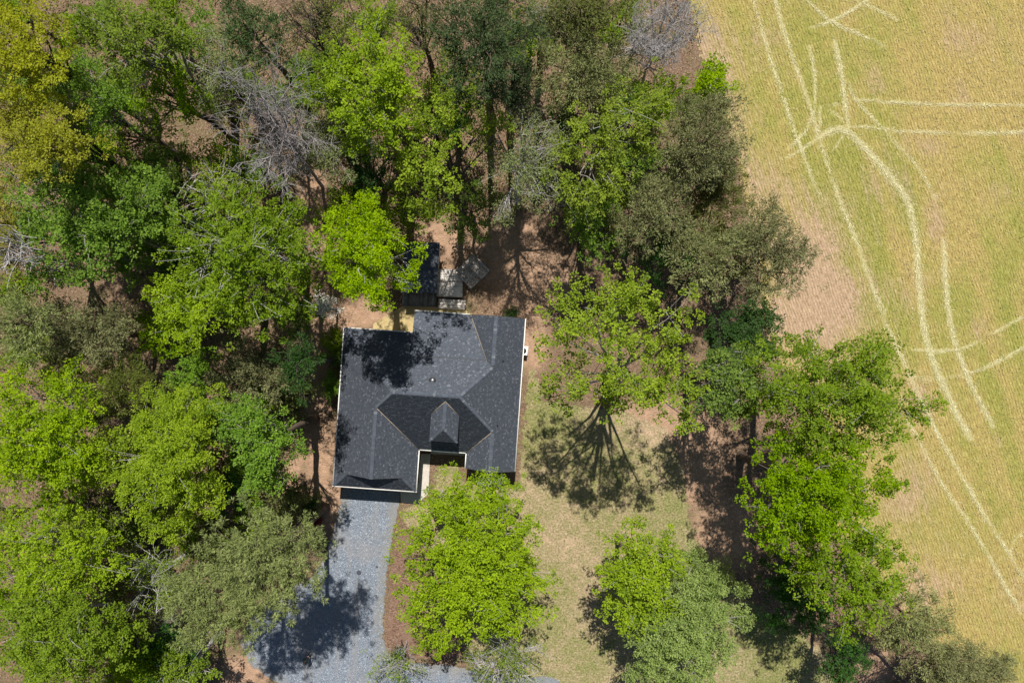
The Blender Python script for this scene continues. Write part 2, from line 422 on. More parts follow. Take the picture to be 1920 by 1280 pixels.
XS = coords(-48, 48, .62, -2500, 2500); YS = coords(-33, 33, .62, -2500, 2500)
sheet('ground', XS, YS, 0.0, M['litter'], {'dirt': dirt_mask})

FIELD = pxpoly([(1255, -120), (1285, 20), (1305, 110), (1332, 190), (1368, 290), (1395, 400), (1415, 520), (1420, 600), (1430, 660), (1480, 720), (1520, 800), (1545, 900),
                (1560, 1000), (1620, 1090), (1700, 1170), (1790, 1260), (1860, 1330), (2100, 1700), (40000, 20000), (40000, -40000), (800, -40000), (1150, -500)])
TRACKS = [
    [(1405, -30), (1413, 0), (1430, 63), (1450, 130), (1470, 187), (1487, 240), (1510, 300), (1527, 347)],
    [(1447, -30), (1453, 0), (1467, 50), (1487, 113), (1507, 167), (1523, 213), (1533, 253), (1547, 293), (1563, 343), (1583, 400), (1606, 450), (1619, 494), (1641, 553), (1656, 597), (1672, 631), (1691, 672), (1715, 725), (1745, 790), (1784, 860), (1813, 909), (1843, 962), (1882, 1021), (1925, 1092)],
    [(1517, 87), (1527, 133), (1530, 187), (1525, 215), (1512, 243), (1495, 262), (1478, 280)],
    [(1565, 77), (1577, 133), (1583, 187), (1590, 232)],
    [(1532, 260), (1560, 243), (1583, 240), (1607, 263), (1640, 297), (1673, 337), (1697, 367), (1709, 400), (1719, 453), (1722, 525), (1728, 587), (1737, 644), (1753, 690), (1769, 719), (1787, 766), (1808, 800), (1820, 822)],
    [(1769, 450), (1772, 525), (1778, 587), (1791, 650), (1809, 694), (1831, 744), (1862, 800)],
    [(1600, 188), (1650, 190), (1700, 194), (1780, 197), (1940, 197)],
    [(1587, 238), (1647, 240), (1680, 247), (1797, 250), (1940, 248)],
    [(1703, 706), (1753, 712), (1800, 703), (1844, 691), (1887, 669), (1940, 640)],
    [(1712, 655), (1759, 659), (1803, 655), (1834, 640)], [(1862, 625), (1890, 608), (1940, 584)],
    [(1505, -8), (1553, 40), (1600, 60), (1640, 77), (1657, 88)], [(1520, 53), (1563, 40), (1613, 10), (1640, -10)], [(1590, -5), (1647, 20), (1683, 38)],
    [(1587, 150), (1603, 187), (1633, 220), (1663, 250), (1697, 287), (1727, 320), (1753, 373)],
    [(1700, 785), (1741, 860), (1770, 916), (1810, 968), (1849, 1034), (1875, 1083), (1915, 1148)],
    [(1533, 260), (1500, 283), (1473, 297)], [(1582, 250), (1565, 280)], [(1540, 200), (1560, 198), (1585, 193)], [(1537, 200), (1539, 225), (1533, 255)],
    [(1895, 1040), (1900, 1010), (1925, 990)], [(1555, 205), (1580, 225)], [(1527, 347), (1548, 385)], [(1648, 553), (1662, 590)],
]
TRK = [smooth_line(pxpoly(t), 2) for t in TRACKS]
TW = [x * .60 for x in (.32, .34, .30, .38, .56, .44, .22, .26, .34, .24, .26, .28, .26, .24, .24, .26, .24, .2, .2, .22, .16, .18, .2, .2)]
def f_track(P):
    t = np.zeros(len(P))
    for k, (l, wd) in enumerate(zip(TRK, TW)):
        br = (-.35 if wd < .22 else .1) + 2.1 * fbm(P[:, 0] * .45 + k, P[:, 1] * .45, 40 + k)
        t = np.maximum(t, (1 - sstep(wd * .35, wd * 1.15, seg_dist(P, l))) * np.clip(br, 0, 1))
    return t
RA = math.radians(18.3)
def rowco(P): return P[:, 0] * math.cos(RA) + P[:, 1] * math.sin(RA), -P[:, 0] * math.sin(RA) + P[:, 1] * math.cos(RA)
def f_green(P):
    a, b = rowco(P)
    g = .33 + 1.2 * (fbm(P[:, 0] * .13, P[:, 1] * .13, 21) - .5) + .8 * (fbm(P[:, 0] * .9, P[:, 1] * .9, 27) - .5) + 1.5 * (fbm(a * .55, b * .05, 33) - .5)
    right = sstep(W(1690, 0)[0], W(1800, 0)[0], P[:, 0]) * sstep(W(0, 420)[1], W(0, 250)[1], P[:, 1])
    g = g - .22 * right
    for px, py, r, amt in [(1530, 170, 60, .35), (1690, 400, 70, .35), (1740, 560, 60, .35), (1850, 520, 80, .2), (1490, 60, 40, .25), (1700, 330, 40, .3), (1850, 960, 80, .2), (1590, 120, 60, .25)]:
        c = W(px, py); g = g + amt * np.exp(-((P[:, 0] - c[0]) ** 2 + (P[:, 1] - c[1]) ** 2) / (r * H / FPX) ** 2)
    return np.clip(g, 0, 1)
def f_bare(P):
    b = .14 + .9 * (fbm(P[:, 0] * .22, P[:, 1] * .22, 55) - .5)
    for px, py, rx, ry, amt in [(1510, 600, 115, 78, .72), (1470, 470, 60, 110, .5), (1540, 520, 45, 110, .4), (1330, 130, 40, 120, .45), (1380, 250, 40, 90, .4), (1540, 440, 50, 80, .35), (1710, 1000, 60, 130, .4), (1780, 1110, 80, 50, .4), (1640, 140, 30, 50, .5), (1755, 410, 25, 40, .5),
                                (1745, 275, 40, 20, .35), (1838, 620, 25, 30, .4), (1860, 900, 60, 60, .25), (1720, 750, 30, 50, .3), (1600, 560, 40, 60, .3)]:
        c = W(px, py); k = H / FPX
        b = b + amt * np.exp(-((P[:, 0] - c[0]) / (rx * k)) ** 2 - ((P[:, 1] - c[1]) / (ry * k)) ** 2)
    return np.clip(b, 0, 1)
f_edge = lambda poly: (lambda P: np.clip(sdist(P, poly), -6, 6))
sheet('field', coords(13, 48, .22, 12.9, 2500), coords(-32, 32, .22, -2500, 2500), .010, M['field'],
      {'edge': f_edge(FIELD), 'green': f_green, 'bare': f_bare, 'track': f_track}, keep=lambda A: A['edge'] > -.8)

LAWN = pxpoly([(985, 670), (1012, 690), (1030, 745), (1120, 755), (1200, 770), (1260, 800), (1290, 880), (1300, 960), (1330, 1060), (1400, 1110), (1500, 1170), (1560, 1230), (1590, 1330),
               (1000, 1340), (900, 1270), (860, 1225), (830, 1150), (790, 1010), (748, 985), (750, 940), (788, 935), (806, 930), (806, 870), (868, 862), (878, 900), (962, 905), (972, 800)])
def l_green(P):
    g = .50 + 1.3 * (fbm(P[:, 0] * .28, P[:, 1] * .28, 71) - .5)
    for px, py, r, amt in [(1020, 800, 60, .3), (1440, 1200, 80, .55), (1100, 900, 90, .2), (1010, 1230, 50, .25), (1180, 1000, 60, .15), (1250, 830, 60, -.4), (1060, 1030, 60, -.25)]:
        c = W(px, py); g = g + amt * np.exp(-((P[:, 0] - c[0]) ** 2 + (P[:, 1] - c[1]) ** 2) / (r * H / FPX) ** 2)
    return np.clip(g, 0, 1)
sheet('lawn', np.arange(-12, 33, .3), np.arange(-35, 0, .3), .006, M['lawn'], {'edge': f_edge(LAWN), 'green': l_green}, keep=lambda A: A['edge'] > -.8)

DRIVE = pxpoly([(640, 905), (756, 905), (750, 955), (737, 1020), (728, 1080), (724, 1140), (721, 1195), (735, 1232), (770, 1238), (850, 1244), (960, 1268), (1030, 1262), (1052, 1275), (1060, 1340), (480, 1340),
                (520, 1282), (468, 1250), (446, 1205), (470, 1150), (520, 1110), (585, 1075), (608, 1040), (622, 990), (634, 950)])
sheet('driveway', np.arange(-25, 6, .3), np.arange(-36, -12, .3), .018, M['gravel'], {'edge': f_edge(DRIVE)}, keep=lambda A: A['edge'] > -.5)
MULCH = pxpoly([(738, 1010), (770, 985), (800, 1000), (850, 1100), (880, 1210), (850, 1238), (770, 1236), (735, 1230), (722, 1195), (726, 1140), (730, 1080)])
sheet('mulch_bed', np.arange(-13, 1, .25), np.arange(-31, -15, .25), .014, M['mulch'], {'edge': f_edge(MULCH)}, keep=lambda A: A['edge'] > -.5)

# ------------------------------------------------------------------ the house
EZ = 2.8                                  # eave height
SU = (H - EZ) / FPX                       # one plan unit = one photograph pixel at eave height
PITCH = .55
HA = math.radians(-4.0)
HO = W(625, 910, EZ)[:2]
CA, SA = math.cos(HA), math.sin(HA)
def UV(u, v, h=None, z=None):
    x, y = u * SU, v * SU
    return np.array([HO[0] + x * CA - y * SA, HO[1] + x * SA + y * CA, (EZ + h * SU * PITCH) if z is None else z])

house = thing('house', 'single storey house with dark grey shingle roof and white eaves', 'house', tuple(UV(168, 168, z=0)))

def poly_mesh(name, polys, mat, parent, thick=0.0):
    me = bpy.data.meshes.new(name); V = []; F = []
    for p in polys:
        F.append(list(range(len(V), len(V) + len(p)))); V += [tuple(q) for q in p]
    me.from_pydata(V, [], F); me.materials.append(mat); me.update()
    return link(name, me, parent)

hp = {  # plan polygons of the roof planes with their heights
    'l': ([(0, 0), (26, 26), (77.5, 26), (77.5, 156.5), (108.5, 187.5), (0, 296)], lambda u, v: u),
    'gr': ([(155, 0), (155, 79), (77.5, 156.5), (77.5, 26), (129, 26)], lambda u, v: 155 - u),
    'sk': ([(0, 0), (155, 0), (124, 31), (31, 31)], lambda u, v: v),
    'f': ([(155, 79), (245, 79), (291, 125), (228.5, 187.5), (108.5, 187.5), (77.5, 156.5)], lambda u, v: v - 79),
    'r': ([(337, 50), (337, 337), (283.5, 337), (283.5, 242.5), (228.5, 187.5), (291, 125), (291, 50)], lambda u, v: 337 - u),
    'fl': ([(245, 50), (291, 50), (291, 125), (245, 79)], lambda u, v: u - 245),
    'bl': ([(235, 337), (271, 255), (283.5, 242.5), (283.5, 337)], lambda u, v: u - 230),
    'b': ([(0, 296), (108.5, 187.5), (228.5, 187.5), (283.5, 242.5), (271, 255), (130, 255), (130, 296)], lambda u, v: 296 - v),
    'x': ([(130, 255), (271, 255), (235, 337), (130, 337)], lambda u, v: 41 - (v - 255) * 36 / 82),
    'dl': ([(178, 102), (203.5, 127.5), (203.5, 177), (178, 151.5)], lambda u, v: 72.5 + (u - 178)),
    'dr': ([(229, 102), (229, 151.5), (203.5, 177), (203.5, 127.5)], lambda u, v: 72.5 + (229 - u)),
    'df': ([(178, 102), (229, 102), (203.5, 127.5)], lambda u, v: 72.5 + (v - 102)),
}
planes = {k: [UV(u, v, f(u, v)) for u, v in pts] for k, (pts, f) in hp.items()}
for k, p in planes.items():      # counter-clockwise from above
    q = np.array(p); a = 0.5 * np.sum(q[:, 0] * np.roll(q[:, 1], -1) - np.roll(q[:, 0], -1) * q[:, 1])
    if a < 0: planes[k] = p[::-1]
roof = poly_mesh('roof', [p for k, p in planes.items() if not k.startswith('d')], M['roof_base'], house)

def shingle_tabs(poly, seed, exp=.125):
    """courses of asphalt tabs laid over one roof plane"""
    P = np.array(poly); n = np.zeros(3)
    for i in range(1, len(P) - 1): n += np.cross(P[i] - P[0], P[i + 1] - P[0])
    n /= np.linalg.norm(n)
    e = np.cross([0, 0, 1.0], n); e /= np.linalg.norm(e); s = np.cross(n, e)
    o = P[0]; Q = np.stack([(P - o) @ e, (P - o) @ s], 1)
    r = rng(seed); A = []; 
    t = Q[:, 1].min() - .01
    while t < Q[:, 1].max():
        x = Q[:, 0].min() - r.random() * .3
        while x < Q[:, 0].max():
            wd = r.choice([.07, .09, .12, .15, .18]); A.append((x + .003, x + wd - .003, t, t + exp * 1.02)); x += wd
        t += exp
    A = np.array(A); C = np.stack([A[:, [0, 2]], A[:, [1, 2]], A[:, [1, 3]], A[:, [0, 3]]], 1)   # n,4,2
    cen = C.mean(1); ok = inside(cen, Q)
    ok &= inside((C * .7 + cen[:, None] * .3).reshape(-1, 2), Q).reshape(-1, 4).all(1)
    C = C[ok]; m = len(C)
    lift = np.array([.009, .009, .003, .003])[None] + r.random((m, 1)) * .004
    V = o + C[..., 0:1] * e + C[..., 1:2] * s + lift[..., None] * n
    D = o + C[:, :2, 0:1] * e + C[:, :2, 1:2] * s + .001 * n
    tint = np.clip(r.normal(.45, .2, m), 0, .84); hi = r.random(m) < .13; tint[hi] = .86 + .14 * r.random(hi.sum())
    VV = np.concatenate([V, D], 1).reshape(-1, 3); b = np.arange(m)[:, None] * 6
    F = np.concatenate([b + np.array([[0, 1, 2, 3]]), b + np.array([[4, 5, 1, 0]])], 1).reshape(-1, 4)
    return VV, F, np.repeat(tint, 2)

mb = MB()
for i, (k, p) in enumerate(planes.items()):
    if not k.startswith('d'): mb.add(*shingle_tabs(p, 100 + i))
tag(mb.build('shingles', M['shingle'], roof), kind='stuff')

def cap_run(a, b, name, parent, seed, wd=.17, n1=None, n2=None, lift=.02):
    """overlapping cap shingles bent over a ridge or hip from a to b"""
    a = np.array(a); b = np.array(b); d = b - a; L = np.linalg.norm(d); d = d / L
    side = np.cross(d, [0, 0, 1.0]); side /= np.linalg.norm(side); up = np.cross(side, d)
    drop = .38 if abs(d[2]) < .05 else .26
    r = rng(seed); m_ = MB(); t = 0.0
    while t < L - .02:
        t2 = min(t + .21, L); p = a + d * t; q = a + d * t2
        V = [p - side * wd - up * wd * drop + up * lift, p + up * (lift + .012), p + side * wd - up * wd * drop + up * lift,
             q - side * wd - up * wd * drop + up * (lift + .02), q + up * (lift + .032), q + side * wd - up * wd * drop + up * (lift + .02)]
        m_.add(V, [[0, 1, 4, 3], [1, 2, 5, 4]], float(np.clip(r.normal(.62, .16), 0, 1)))
        t = t2
    return m_.build(name, M['shingle'], parent)
g = lambda u, v, h: UV(u, v, h)
caps = [((77.5, 26, 77.5), (77.5, 152, 77.5)), ((108.5, 187.5, 108.5), (228.5, 187.5, 108.5)), ((291, 50, 46), (291, 121, 46)), ((283.5, 337, 53.5), (283.5, 246, 53.5)),
        ((228.5, 187.5, 108.5), (291, 125, 46)), ((228.5, 187.5, 108.5), (283.5, 242.5, 53.5)), ((108.5, 187.5, 108.5), (77.5, 156.5, 77.5)), ((0, 296, 0), (108.5, 187.5, 108.5)),
        ((155, 0, 0), (130, 25, 25)), ((0, 0, 0), (25, 25, 25))]
for i, (a, b) in enumerate(caps): cap_run(g(*a), g(*b), 'ridge_cap', roof, 200 + i, wd=.16 if a[2] == b[2] else .12)
# valleys with pollen and leaf dust
for a, b in [((155, 79, 0), (77.5, 156.5, 77.5)), ((245, 79, 0), (291, 125, 46)), ((235, 337, 5), (271, 255, 41))]:
    mb = MB(); A = g(*a) + [0, 0, .022]; B = g(*b) + [0, 0, .022]; mb.bar(A, B, .036, .02); mb.build('valley_flashing', M['valley'], roof)

# walls, gable ends, dormer
foot = [(9, 9), (146, 9), (146, 100), (254, 100), (254, 58), (328, 58), (328, 328), (139, 328), (139, 287), (9, 287)]
mb = MB()
for (u1, v1), (u2, v2) in zip(foot, foot[1:] + foot[:1]):
    top = EZ - .12
    mb.add([UV(u1, v1, z=0), UV(u2, v2, z=0), UV(u2, v2, z=top), UV(u1, v1, z=top)], [[0, 1, 2, 3]])
mb.build('wall', M['siding'], house)
outline = [(0, 0), (155, 0), (155, 79), (245, 79), (245, 50), (337, 50), (337, 337), (130, 337), (130, 296), (0, 296)]
poly_mesh('soffit', [[UV(u * 1.0 + (1 if u < 100 else -1), v, z=EZ - .13) for u, v in outline]], M['white'], house)
for nm, pts in [('gable_wall', [(31, 30.5, 30), (124, 30.5, 30), (77.5, 30.5, 76.5)]), ('gable_wall', [(246, 54, -2), (336, 54, -2), (291, 54, 45)]), ('gable_wall', [(237, 333, 2), (336, 333, -1), (283.5, 333, 52.5)]),
                ('porch_cheek_wall', [(132, 296, -1), (132, 257, 39), (132, 335, 4)])]:
    poly_mesh(nm, [[UV(*q) for q in pts]], M['siding'], house)
dormer = poly_mesh('dormer', [p for k, p in planes.items() if k.startswith('d')], M['roof_base'], house)
mb = MB()
for i, (k, p) in enumerate(planes.items()):
    if k.startswith('d'): mb.add(*shingle_tabs(p, 140 + i))
tag(mb.build('shingles', M['shingle'], dormer), kind='stuff')
mb = MB()
for (u1, v1), (u2, v2) in [((182, 106), (225, 106)), ((225, 106), (225, 148)), ((182, 148), (182, 106))]:
    mb.add([UV(u1, v1, v1 - 79), UV(u2, v2, v2 - 79), UV(u2, v2, 72), UV(u1, v1, 72)], [[0, 1, 2, 3]])
mb.build('dormer_wall', M['siding'], dormer)
mb = MB(); c = UV(203.5, 104.8, 50); mb.box(c, (.8, .06, .7), rz=HA); mb.build('dormer_window', M['glass'], dormer)
for i, (a, b) in enumerate([((203.5, 127.5, 98), (203.5, 174, 98)), ((178, 102, 72.5), (203.5, 127.5, 98)), ((229, 102, 72.5), (203.5, 127.5, 98))]):
    cap_run(g(*a), g(*b), 'ridge_cap', dormer, 230 + i, wd=.15 if i == 0 else .1)
for a, b in [((178, 151.5, 72.5), (203.5, 177, 98)), ((229, 151.5, 72.5), (203.5, 177, 98))]:
    mb = MB(); mb.bar(g(*a) + [0, 0, .02], g(*b) + [0, 0, .02], .035, .02); mb.build('valley_flashing', M['valley'], dormer)

# gutters and white rake boards
def gut(u1, v1, u2, v2, name='gutter', h1=0.0, h2=0.0, wd=.085):
    a = UV(u1, v1, h1); b = UV(u2, v2, h2); d = (b - a) / np.linalg.norm(b - a); out = np.array([d[1], -d[0], 0])
    mb = MB(); mb.bar(a + out * wd * .5 - [0, 0, .045], b + out * wd * .5 - [0, 0, .045], wd, .11); mb.build(name, M['white'], house)
gut(0, 296, 0, 0); gut(-2, 0, 157, 0); gut(155, 0, 155, 79); gut(155, 79, 245, 79); gut(245, 79, 245, 50); gut(337, 50, 337, 337); gut(130, 296, 0, 296)
gut(233, 337, 130, 337, h1=5, h2=5)
for a, b in [((27, 26.5, 27), (77.5, 26.5, 77.5)), ((77.5, 26.5, 77.5), (128, 26.5, 27)), ((245, 49.5, 0), (291, 49.5, 46)), ((291, 49.5, 46), (337, 49.5, 0)), ((337, 337.5, 0), (283.5, 337.5, 53.5)), ((283.5, 337.5, 53.5), (235, 337.5, 5))]:
    A, B = g(*a), g(*b); mb = MB(); mb.bar(A - [0, 0, .09], B - [0, 0, .09], .03, .14); mb.build('rake_board', M['roof_base'], house)
mb = MB(); mb.bar(UV(146.5, 30, z=0.1), UV(146.5, 30, z=2.6), .08, .06); mb.build('downspout', M['white'], house)
# doors and windows in the walls below the eaves
def panel(name, u, v, z0, wd, ht, mat, along='u', th=.06):
    rz = HA if along == 'u' else HA + math.pi / 2
    mb = MB(); mb.box(UV(u, v, z=z0 + ht / 2), (wd, th, ht), rz=rz); return mb.build(name, mat, house)
gd = panel('garage_door', 77.5, 8.4, .02, 4.9, 2.15, M['white'])
for i in range(4):
    mb = MB(); mb.box(UV(77.5, 7.4, z=.28 + i * .53), (4.7, .03, .46), rz=HA); mb.build('panel', M['white'], gd)
panel('front_door', 185, 99, .15, .95, 2.05, M['door'])
for u in (213, 232): 
    f = panel('window', u, 99, 1.0, .85, 1.3, M['white']); mb = MB(); mb.box(UV(u, 98, z=1.65), (.7, .03, 1.14), rz=HA); mb.build('pane', M['glass'], f)
for u, v in [(291, 57)]:
    f = panel('window', u, v, .9, 1.7, 1.4, M['white']); mb = MB(); mb.box(UV(u, v - 1, z=1.6), (1.5, .03, 1.22), rz=HA); mb.build('pane', M['glass'], f)
for u, v in [(328.6, 110), (328.6, 200), (328.6, 290), (8.4, 60), (8.4, 150), (8.4, 240)]:
    f = panel('window', u, v, 1.0, 1.1, 1.3, M['white'], 'v'); mb = MB(); mb.box(UV(u + (1 if u > 100 else -1), v, z=1.65), (.94, .03, 1.14), rz=HA + math.pi / 2); mb.build('pane', M['glass'], f)
# roof vents
vz = UV(177, 213, 83)
mb = MB(); mb.lathe(vz, [(.0, -.05), (.27, -.05), (.29, .06), (.27, .1), (.16, .11), (.12, .05)], 18); rv = mb.build('roof_vent', M['black'], roof, True)
mb = MB(); mb.lathe(vz, [(.12, .06), (.11, .12), (.06, .15), (.0, .155)], 18); mb.build('vent_dome', M['metal'], rv, True)
for u, v, h, ht in [(15, 276, 15, .5), (301, 256, 36, .22), (299, 137, 38, .22), (52, 205, 52, .2)]:
    p = UV(u, v, h); mb = MB(); mb.lathe(p, [(.09, -.06), (.09, .02), (.05, .06), (.04, ht), (.0, ht)], 10); mb.build('vent_pipe', M['black'], roof)
p = UV(15, 276, 15); mb = MB(); mb.lathe(p + [0, 0, .5], [(.0, -.03), (.075, -.03), (.085, .03), (.0, .07)], 10); mb.build('pipe_cap', M['metal'], roof)

# heat pump beside the wall
ac_c = UV(338.5, 276, z=0)
ac = thing('heat_pump', 'white square heat pump with round fan opening beside the house wall', 'heat pump', tuple(ac_c))
mb = MB(); s_ = .36
for dx, dy, sx, sy in [(-s_, 0, .03, .75), (s_, 0, .03, .75), (0, -s_, .69, .03), (0, s_, .69, .03)]:
    mb.box(ac_c + [dx * CA - dy * SA, dx * SA + dy * CA, .48], (sx, sy, .80), rz=HA)
mb.build('casing', M['white'], ac)
mb = MB(); n = 24; an = np.arange(n) * 2 * math.pi / n
ring = np.stack([np.cos(an) * .27, np.sin(an) * .27], 1); mx = np.maximum(np.abs(np.cos(an)), np.abs(np.sin(an))); sq = np.stack([np.cos(an) / mx * .37, np.sin(an) / mx * .37], 1)
R2 = np.array([[CA, -SA], [SA, CA]])
Vt = np.vstack([np.column_stack([ring @ R2.T, np.full(n, .9)]), np.column_stack([sq @ R2.T, np.full(n, .885)])]) + ac_c
j = np.arange(n); mb.add(Vt, np.stack([j, j + n, (j + 1) % n + n, (j + 1) % n], 1)); mb.build('top_panel', M['white'], ac)
mb = MB(); mb.lathe(ac_c, [(.0, .72), (.27, .72), (.27, .9)], 24); mb.build('fan_well', M['black'], ac)
for k in range(4):
    a = k * math.pi / 2; mb = MB(); mb.box(ac_c + [math.cos(a) * .13, math.sin(a) * .13, .80], (.22, .13, .015), rz=a); mb.build('fan_blade', M['black'], ac)
mb = MB(); mb.box(ac_c + [0, 0, .045], (.95, .95, .08), rz=HA); mb.build('pad', M['concrete'], ac)

# concrete walk and stoop
def slab(name, pts, z, th, mat, kind='structure'):
    top = [W(a, b, 0) + [0, 0, z] for a, b in pts]; n = len(pts)
    V = [tuple(p) for p in top] + [(p[0], p[1], z - th) for p in top]
    F = [list(range(n))[::-1]] + [[i, (i + 1) % n, n + (i + 1) % n, n + i] for i in range(n)]
    me = bpy.data.meshes.new(name); me.from_pydata(V, [], F); me.materials.append(mat); me.update()
    o = link(name, me); o['kind'] = kind; return o
slab('front_walk', [(789, 850), (807, 851), (803, 925), (788, 939), (783, 935)], .06, .1, M['concrete'])
slab('garage_apron', [(750, 905), (790, 905), (786, 944), (752, 942)], .05, .1, M['concrete'])
slab('front_porch', [(806, 815), (872, 820), (871, 853), (808, 850)], .12, .16, M['concrete'])
slab('patio', [(700, 607), (735, 585), (760, 572), (872, 580), (884, 590), (890, 620), (700, 625)], .07, .1, M['patio'])

# deck behind the house
deck = thing('deck', 'weathered grey wooden deck with a turned square platform behind the house', 'deck', tuple(W(840, 540)))
def boards(c1, c2, c3, z, n, mat, seed, th=.035, gap=.012, lab=None):
    """n boards filling the parallelogram c1-c2 (board length) x c1-c3 (across)"""
    a, b, c = [W(*q, z) for q in (c1, c2, c3)]; step = (c - a) / n; L = np.linalg.norm(step); r = rng(seed)
    ux = (b - a) / np.linalg.norm(b - a)
    for i in range(n):
        e = r.normal(0, .015, 2); m_ = step * (i + .5)
        mb = MB(); mb.bar(a + m_ + ux * e[0] + [0, 0, r.normal(0, .003)], b + m_ + ux * e[1] + [0, 0, r.normal(0, .003)], L - gap, th, tint=float(r.random()))
        mb.build('board', mat, deck)
boards((755, 547), (754, 573), (817, 549), .45, 20, M['deck_dark'], 301)
boards((820, 504), (868, 505), (819, 556), .50, 17, M['deck_wood'], 302)
boards((822, 560), (873, 563), (821, 578), .28, 6, M['deck_wood'], 303)
boards((888, 476), (919, 507), (852, 510), .62, 13, M['deck_wood'], 304)
mb = MB()
for p in [(756, 549), (815, 550), (822, 506), (866, 507), (822, 554), (872, 576), (823, 576), (889, 479), (915, 507), (879, 540), (856, 511)]:
    q = W(*p, .4); mb = MB(); mb.box((q[0], q[1], .2), (.1, .1, .42)); mb.build('post', M['deck_dark'], deck)
zq = .56
for a, b in [((919, 507), (882, 543)), ((888, 476), (919, 507)), ((852, 510), (888, 476)), ((820, 505), (820, 556)), ((755, 573), (817, 575))]:
    mb = MB(); mb.bar(W(*a, zq - .12), W(*b, zq - .12), .05, .2); mb.build('rim_board', M['deck_dark'], deck)

# small dark-roofed shed under the round tree
SZ = 2.5
shed = thing('shed', 'small shed with dark shingle roof beside the deck', 'shed', tuple(W(790, 505)))
sp = [W(760, 453, SZ + .5), W(824, 455, SZ), W(818, 549, SZ), W(752, 549, SZ + .5)]
sroof = poly_mesh('roof', [sp[::-1]], M['roof_base'], shed)
mb = MB(); mb.add(*shingle_tabs(sp[::-1], 320)); tag(mb.build('shingles', M['shingle'], sroof), kind='stuff')
mb = MB(); q = [p * [1, 1, 0] for p in [W(764, 457, SZ), W(820, 459, SZ), W(814, 545, SZ), W(757, 545, SZ)]]
for a, b in zip(q, q[1:] + q[:1]): mb.add([a, b, b + [0, 0, SZ - .05], a + [0, 0, SZ - .05]], [[0, 1, 2, 3]])
mb.build('wall', M['siding'], shed)
for a, b in zip(sp, sp[1:] + sp[:1]):
    mb = MB(); mb.bar(a - [0, 0, .08], b - [0, 0, .08], .03, .12); mb.build('fascia', M['roof_base'], shed)

# covers set in the gravel
for px, py, r_, lab in [(673, 1073, .20, 'larger round dark cover set in the gravel driveway'), (707, 1062, .09, 'small dark round cap beside a pale patch of driveway gravel')]:
    c = W(px, py); t = thing('utility_cover', lab, 'utility cover', (c[0], c[1], .018))
    mb = MB(); mb.lathe((c[0], c[1], .018), [(r_, -.02), (r_, .03), (r_ * .86, .04), (r_ * .84, .028)], 20); mb.build('rim', M['black'], t)
    mb = MB(); mb.lathe((c[0], c[1], .018), [(r_ * .85, .028), (r_ * .4, .032), (0.0, .034)], 20); mb.build('lid', plain('cover_iron_%d' % px, (.05, .055, .065), .6, .2, 9), t)

# ------------------------------------------------------------------ trees
def unit(a): return a / np.maximum(np.linalg.norm(a, axis=-1, keepdims=True), 1e-9)
def sph(r, n): return unit(r.normal(size=(n, 3)))

def twigs(mb, P0, P1, P2, r0, r1, seg=4, sides=4, wob=0.0, r=None):
    """many tapered curved branches at once (quadratic curves P0-P1-P2)"""
    n = len(P0)
    if n == 0: return
    t = np.linspace(0, 1, seg + 1)[None, :, None]
    P = (1 - t) ** 2 * P0[:, None] + 2 * t * (1 - t) * P1[:, None] + t ** 2 * P2[:, None]
    if wob and r is not None:
        wv = r.normal(0, wob, P.shape); wv[:, 0] = 0; P = P + wv
    T = np.gradient(P, axis=1); T = unit(T)
    ref = np.where(np.abs(T.mean(1, keepdims=True)[..., 2:3]) > .75, np.array([1.0, 0, 0]), np.array([0.02, 0.03, 1.0]))
    A = unit(np.cross(np.broadcast_to(ref, T.shape), T)); B = np.cross(T, A)
    r0 = np.broadcast_to(np.asarray(r0, float), (n,)); r1 = np.broadcast_to(np.asarray(r1, float), (n,))
    rad = r0[:, None] * (1 - t[..., 0]) + r1[:, None] * t[..., 0]
    an = np.arange(sides) * 2 * math.pi / sides
    V = P[:, :, None] + rad[:, :, None, None] * (np.cos(an)[None, None, :, None] * A[:, :, None] + np.sin(an)[None, None, :, None] * B[:, :, None])
    per = (seg + 1) * sides
    i = np.arange(seg)[:, None] * sides; j = np.arange(sides)[None]; k = (j + 1) % sides
    F = np.stack([i + j, i + k, i + sides + k, i + sides + j], -1).reshape(-1, 4)
    F = (F[None] + (np.arange(n) * per)[:, None, None]).reshape(-1, 4)
    mb.add(V.reshape(-1, 3), F)

HS = .90            # the woods are somewhat lower than the single yard oak
STYLE = {   # clusters per m2 of lobe, leaves per cluster, cluster radius, leaf length, width, upward bias of the leaf, outward pull
    'broad':  dict(cd=7.4, lc=22, cr=.27, L=.170, Wd=.120, up=1.9, out=.5, flat=.7, gap=.33),
    'fine':   dict(cd=9.6, lc=22, cr=.25, L=.148, Wd=.098, up=1.7, out=.5, flat=.75, gap=.30),
    'sparse': dict(cd=4.2, lc=12, cr=.30, L=.13, Wd=.085, up=1.4, out=.6, flat=.8, gap=.38),
    'cedar':  dict(cd=11., lc=20, cr=.28, L=.24, Wd=.060, up=1.0, out=1.3, flat=1.0, gap=.27),
    'pine':   dict(cd=7.5, lc=24, cr=.13, L=.28, Wd=.046, up=.4, out=.7, flat=.9, gap=.33),
}

